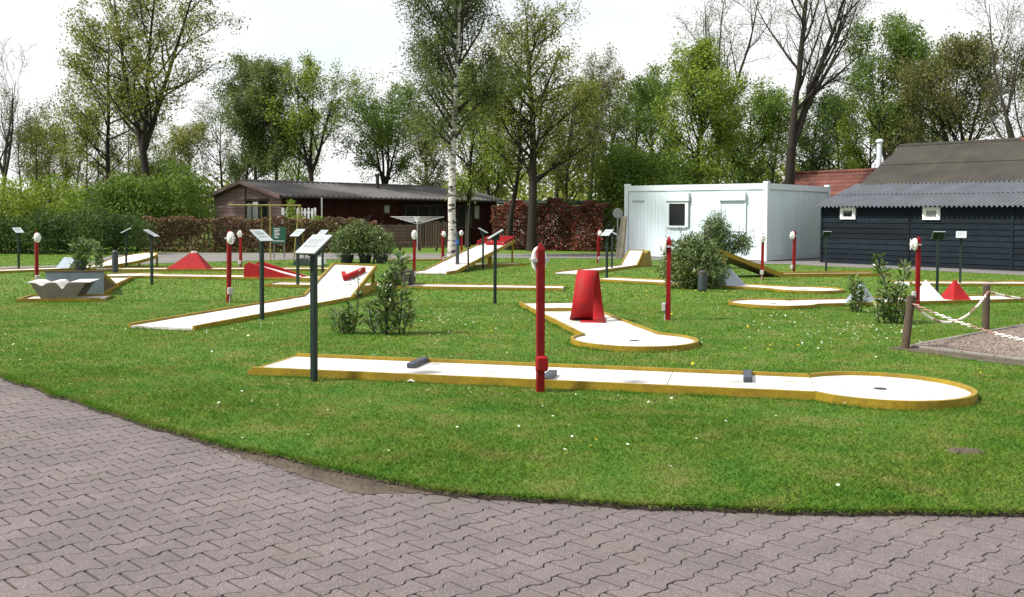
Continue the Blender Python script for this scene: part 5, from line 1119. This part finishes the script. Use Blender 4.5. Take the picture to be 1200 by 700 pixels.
tree('pale_tree', 'thin pale half-bare tree right of the tall dark-trunked tree', T(690, 56), 10.2, .13, 3.5, 1.9, 'leaf_olive', 'bark_grey', 57, n1=24, n2=7, n3=6, nl=4, ls=.12, up=.13, a1=(.4, .75))
tree('pale_tree', 'half-bare tree left of the lush shrub and container', T(722, 60), 9.4, .14, 2.5, 2.3, 'leaf_olive', 'bark_grey', 58, n1=24, n2=7, n3=6, nl=8, ls=.15, up=.12)
tree('leafy_tree', 'bright yellow-green tree behind the white container', T(818, 45), 8.6, .18, 1.8, 2.6, 'leaf_bright', 'bark', 59, n1=28, n2=8, n3=6, nl=16, ls=.14, up=.08, shape='oval')
tree('poplar_tree', 'very tall thin-leaved tree rising above the bright tree', T(838, 52), 14.2, .17, 4.0, 2.6, 'leaf_birch', 'bark', 60, fork=5.5, forkn=3, n1=24, n2=7, n3=6, nl=4, ls=.10, up=.12, a1=(.4, .8))
tree('leafy_tree', 'green leafy tree between bright tree and the forked tall tree', T(868, 50), 7.0, .15, 1.6, 2.3, 'leaf_mid', 'bark', 61, n1=24, n2=7, n3=6, nl=15, ls=.14, up=.08)
tree('tall_tree', 'great nearly bare tall tree behind the container', T(922, 44), 14.8, .27, 5.0, 4.6, 'leaf_birch', 'bark', 62, fork=4.6, forkn=2, forkdirs=[(-.01, 0, 1), (.42, .05, 1)], n1=26, n2=8, n3=6, nl=5, ls=.085, up=.09, a1=(.5, .9), shape='cone')
tree('leafy_tree', 'dark green tree behind the red tiled roof', T(945, 58), 8.4, .18, 2.0, 2.2, 'leaf_dark', 'bark', 63, n1=24, n2=7, n3=6, nl=13, ls=.15, up=.08)
tree('leafy_tree', 'light green tree right of the dark one, beyond the tiled roof', T(985, 60), 8.0, .16, 1.8, 2.2, 'leaf_olive', 'bark', 64, n1=24, n2=7, n3=6, nl=11, ls=.15, up=.08)
tree('leafy_tree', 'tall dense green tree behind the flue pipe', T(1052, 50), 10.4, .2, 2.2, 3.0, 'leaf_mid', 'bark', 65, fork=3.5, forkn=3, n1=33, n2=8, n3=6, nl=17, ls=.15, up=.08)
tree('leafy_tree', 'smaller green tree left of the tall dense one', T(1015, 53), 7.2, .14, 1.8, 1.7, 'leaf_bright', 'bark', 66, n1=18, n2=7, n3=6, nl=11, ls=.14, up=.08)
tree('leafy_tree', 'olive-green tree above the barn ridge', T(1120, 46), 9.0, .18, 2.0, 2.8, 'leaf_olive', 'bark', 67, fork=3.6, forkn=3, n1=30, n2=8, n3=6, nl=13, ls=.14, up=.09)
tree('bare_tree', 'bare-twigged brown tree overhanging the barn roof', T(1192, 42), 11.6, .18, 2.4, 3.2, 'leaf_olive', 'bark_grey', 68, fork=3.2, forkn=3, n1=27, n2=7, n3=7, nl=3, ls=.08, up=.12, a1=(.4, .8))
tree('leafy_tree', 'olive-green tree beyond the bare-twigged one over the barn', T(1235, 50), 9.0, .18, 2.0, 3.0, 'leaf_olive', 'bark', 69, n1=24, n2=7, n3=6, nl=13, ls=.15, up=.09)
tree('pale_tree', 'sparse small-leaved tree between forked tree and birches', T(262, 58), 7.6, .11, 2.5, 2.0, 'leaf_olive', 'bark', 70, n1=16, n2=6, n3=6, nl=5, ls=.12, up=.1)
tree('leafy_tree', 'leafy tree seen between birch and cabin roof', T(500, 62), 7.0, .18, 2.0, 2.2, 'leaf_olive', 'bark', 71, n1=20, n2=7, n3=6, nl=10, ls=.15, up=.08)
tree('leafy_tree', 'mid-green tree seen between the two dark trunks', T(575, 58), 8.2, .18, 1.8, 2.6, 'leaf_oak', 'bark', 72, n1=24, n2=7, n3=6, nl=12, ls=.15, up=.08)
tree('leafy_tree', 'tall mid-green tree behind the pale half-bare trees', T(765, 58), 9.0, .18, 1.5, 2.6, 'leaf_mid', 'bark', 73, n1=26, n2=7, n3=6, nl=14, ls=.16, up=.08)
for i_, (px, Y, h, cr_, lf, lab) in enumerate(((60, 62, 6.5, 1.8, 'leaf_oak', 'leafy tree glimpsed between the slim young trees'), (218, 58, 6.2, 1.9, 'leaf_oak', 'sparse leafy tree over the broad mounded shrub'), (346, 62, 7.4, 1.8, 'leaf_bright', 'slender bright tree between birches and rounded tree'), (548, 47, 8.0, 2.2, 'leaf_bright', 'leafy tree just right of the white birch'), (660, 50, 7.8, 2.3, 'leaf_oak', 'leafy tree right of the tall dark-trunked tree'), (742, 52, 8.2, 2.3, 'leaf_mid', 'green tree rising behind the lush shrub'), (900, 56, 7.8, 2.2, 'leaf_bright', 'bright tree left of the great bare tree'), (1085, 60, 8.6, 2.6, 'leaf_oak', 'leafy tree between the dense tree and barn ridge'))):
    tree('leafy_tree', lab, T(px, Y), h, .13, 1.8, cr_, lf, 'bark', 200 + i_, n1=22, n2=7, n3=6, nl=9, ls=.14, up=.08)
# far wood that closes the horizon
rg = np.random.default_rng(99); lum = []
for px in range(-350, 1560, 26):
    Y = rg.uniform(76, 100); h = rg.uniform(2.6, 4.4) * (1.0 if px < 560 else 1.6); p = ad2(px, Y); lum.append((p[0], p[1], h * .5, 3.0, 2.5, h * .62))
P = lump_points(lum, 70000, rg, .4); v, f_ = leaves(P, .38, rg, .3, .7); tag(npmesh('far_wood', v, f_, 'leaf_oak'), 'low far-off wood closing the horizon', 'wood', kind='stuff')

# ------------------------------------------------------------------ grass blades and flowers
def blades(n_, y0, y1, h, w, seed, power=1.0):
    rg = np.random.default_rng(seed); Y = y0 + (y1 - y0) * rg.random(n_) ** power; X = (rg.random(n_) * 2 - 1) * (.60 * Y + .5)
    k = inpoly(X, Y, lawn_poly) & ~inpoly(X, Y, pathpoly) & ~inpoly(X, Y, gpoly)
    for q in lane_polys: k &= ~inpoly(X, Y, q)
    k &= ~(inpoly(X, Y, soil1) & (rg.random(n_) < .85)) & ~(np.hypot((X - hc[0]) / .10, (Y - hc[1]) / .075) < 1)
    X, Y = X[k], Y[k]; m_ = len(X)
    pn = .5 + .5 * np.sin(X * 2.1 + 1.3 * np.sin(Y * 1.7)) * np.sin(Y * 1.9 + np.sin(X * 1.1)); H_ = h * rg.uniform(.45, 1.15, m_) * (.7 + .5 * pn)
    a = rg.random(m_) * 6.283; dx_, dy_ = np.cos(a), np.sin(a); b = rg.random(m_) * 6.283; bl = H_ * rg.uniform(.2, 1.5, m_); ww = w * rg.uniform(.6, 1.3, m_) / 2
    z0 = np.zeros(m_) - .002; B = np.stack([X, Y, z0], 1); sd3 = np.stack([dx_ * ww, dy_ * ww, z0 * 0], 1); bend = np.stack([np.cos(b) * bl, np.sin(b) * bl, H_], 1); midp = np.stack([np.cos(b) * bl * .3, np.sin(b) * bl * .3, H_ * .6], 1)
    if y0 > 9: return np.stack([B - sd3, B + sd3, B + bend], 1).reshape(-1, 3), np.arange(3 * m_).reshape(-1, 3)
    V = np.stack([B - sd3, B + sd3, B + midp + sd3 * .6, B + bend], 1).reshape(-1, 3); i = np.arange(m_)[:, None] * 4
    return V, np.concatenate([i + np.array([[0, 1, 2]]), i + np.array([[0, 2, 3]])])
for nm, args in (('near_grass', (300000, 4.85, 9.5, .021, .0052, 1)), ('mid_grass', (230000, 9.5, 17, .027, .0105, 2)), ('far_grass', (130000, 17, 36, .034, .022, 3))):
    v, f_ = blades(*args); tag(npmesh(nm, v, f_, 'blade'), {'near_grass': 'short mown grass blades along the paving', 'mid_grass': 'short mown grass blades round the middle lanes', 'far_grass': 'short mown grass blades round the far lanes'}[nm], 'grass', kind='stuff')
# grass hanging over the cut edge
k = rng.integers(8, len(fe) - 10, 26000); n_ = len(k); B = np.stack([fe[k, 0] + rng.normal(0, .02, n_), fe[k, 1] + rng.normal(.01, .015, n_), np.full(n_, -.004)], 1); a = rng.random(n_) * 6.283
T_ = B + np.stack([rng.normal(0, .02, n_), -np.abs(rng.normal(.018, .016, n_)), rng.uniform(-.012, .030, n_)], 1); s = np.stack([np.cos(a), np.sin(a), a * 0], 1) * .003
tag(npmesh('edge_grass', np.stack([B - s, B + s, T_], 1).reshape(-1, 3), np.arange(3 * n_).reshape(-1, 3), 'blade'), 'ragged grass hanging over the cut turf edge', 'grass', kind='stuff')
V_, F_ = [], []
for poly in lane_polys:
    P2 = np.array(poly); 
    if P2[:, 1].mean() > 24: continue
    for a_, b_ in zip(P2, np.roll(P2, -1, 0)):
        n_ = int(np.linalg.norm(b_ - a_) * 420); f = rng.random(n_)[:, None]; t_ = (b_ - a_) / (np.linalg.norm(b_ - a_) + 1e-9); o2 = np.array([t_[1], -t_[0]])
        c2 = a_ + (b_ - a_) * f + o2 * np.abs(rng.normal(0, .018, n_))[:, None] + o2 * .012
        if np.dot(o2, (a_ + b_) / 2 - P2.mean(0)) < 0: c2 = a_ + (b_ - a_) * f - o2 * (np.abs(rng.normal(0, .018, n_))[:, None] + .012)
        ok = ~np.any([inpoly(c2[:, 0], c2[:, 1], q) for q in lane_polys], axis=0); c2 = c2[ok]; n_ = len(c2)
        B = np.concatenate([c2, np.zeros((n_, 1)) - .002], 1); an = rng.random(n_) * 6.283; hh = rng.uniform(.02, .055, n_) * (.6 + .4 * np.sin(c2[:, 0] * 9) * np.sin(c2[:, 1] * 7 + 1)); wv = np.stack([np.cos(an), np.sin(an), an * 0], 1) * (.003 if P2[:, 1].mean() < 10 else .005)
        V_.append(np.stack([B - wv, B + wv, B + np.stack([rng.normal(0, .015, n_), rng.normal(0, .015, n_), hh], 1)], 1).reshape(-1, 3))
V_ = np.concatenate(V_); tag(npmesh('rail_grass', V_, np.arange(len(V_)).reshape(-1, 3), 'blade'), 'longer uncut grass along the lane rails', 'grass', kind='stuff')
def flowers(name, label, spots_, mat, r, h):
    V, Fq = [], []
    for x, y in spots_:
        k = inpoly(np.array([x]), np.array([y]), lawn_poly)[0] and not any(inpoly(np.array([x]), np.array([y]), q)[0] for q in lane_polys + [pathpoly, gpoly])
        if not k: continue
        rr, hh = r * rng.uniform(.7, 1.2), h * rng.uniform(.7, 1.2); t_ = rng.normal(0, .35, 2); b = len(V); V.append((x, y, hh + .004))
        for j in range(7): a = j * 2 * math.pi / 7; V.append((x + rr * math.cos(a), y + rr * math.sin(a), hh + rr * (math.cos(a) * t_[0] + math.sin(a) * t_[1])))
        Fq += [(b, b + 1 + j, b + 1 + (j + 1) % 7) for j in range(7)]
    tag(npmesh(name, np.array(V), np.array(Fq), mat), label, 'flowers', kind='stuff')
ds = []
for px, py, sx, sy, c in ((520, 372, 40, 6, 60), (600, 372, 60, 10, 30), (700, 345, 50, 8, 25), (990, 395, 50, 8, 55), (960, 385, 60, 8, 40), (1050, 384, 25, 5, 40), (500, 395, 30, 6, 20), (250, 385, 60, 8, 30), (560, 470, 120, 12, 14), (700, 520, 250, 30, 8), (300, 460, 120, 25, 10), (880, 365, 80, 8, 30), (930, 318, 40, 4, 20), (440, 480, 120, 30, 8), (60, 350, 60, 6, 20), (700, 410, 150, 8, 12), (850, 500, 150, 25, 9), (30, 400, 50, 20, 12), (1000, 340, 60, 4, 20)):
    for i in range(c): p = G(px + rng.normal(0, sx), max(310, py + rng.normal(0, sy))); ds.append(p[:2])
flowers('daisies', 'small white daisies scattered over the lawn', ds, 'petal_white', .0105, .030)
dn_ = []
for px, py, sx, sy, c in ((760, 345, 25, 6, 28), (640, 330, 30, 5, 12), (870, 385, 30, 6, 14), (1130, 445, 20, 5, 4), (930, 412, 30, 4, 6), (880, 412, 20, 3, 5), (660, 395, 40, 8, 8), (350, 440, 60, 10, 5), (800, 345, 30, 6, 12), (600, 400, 60, 10, 6), (1150, 412, 20, 5, 5), (700, 528, 20, 4, 2), (780, 430, 60, 4, 4)):
    for i in range(c): p = G(px + rng.normal(0, sx), max(310, py + rng.normal(0, sy))); dn_.append(p[:2])
flowers('dandelions', 'yellow dandelion heads scattered over the lawn', dn_, 'petal_yellow', .014, .034)
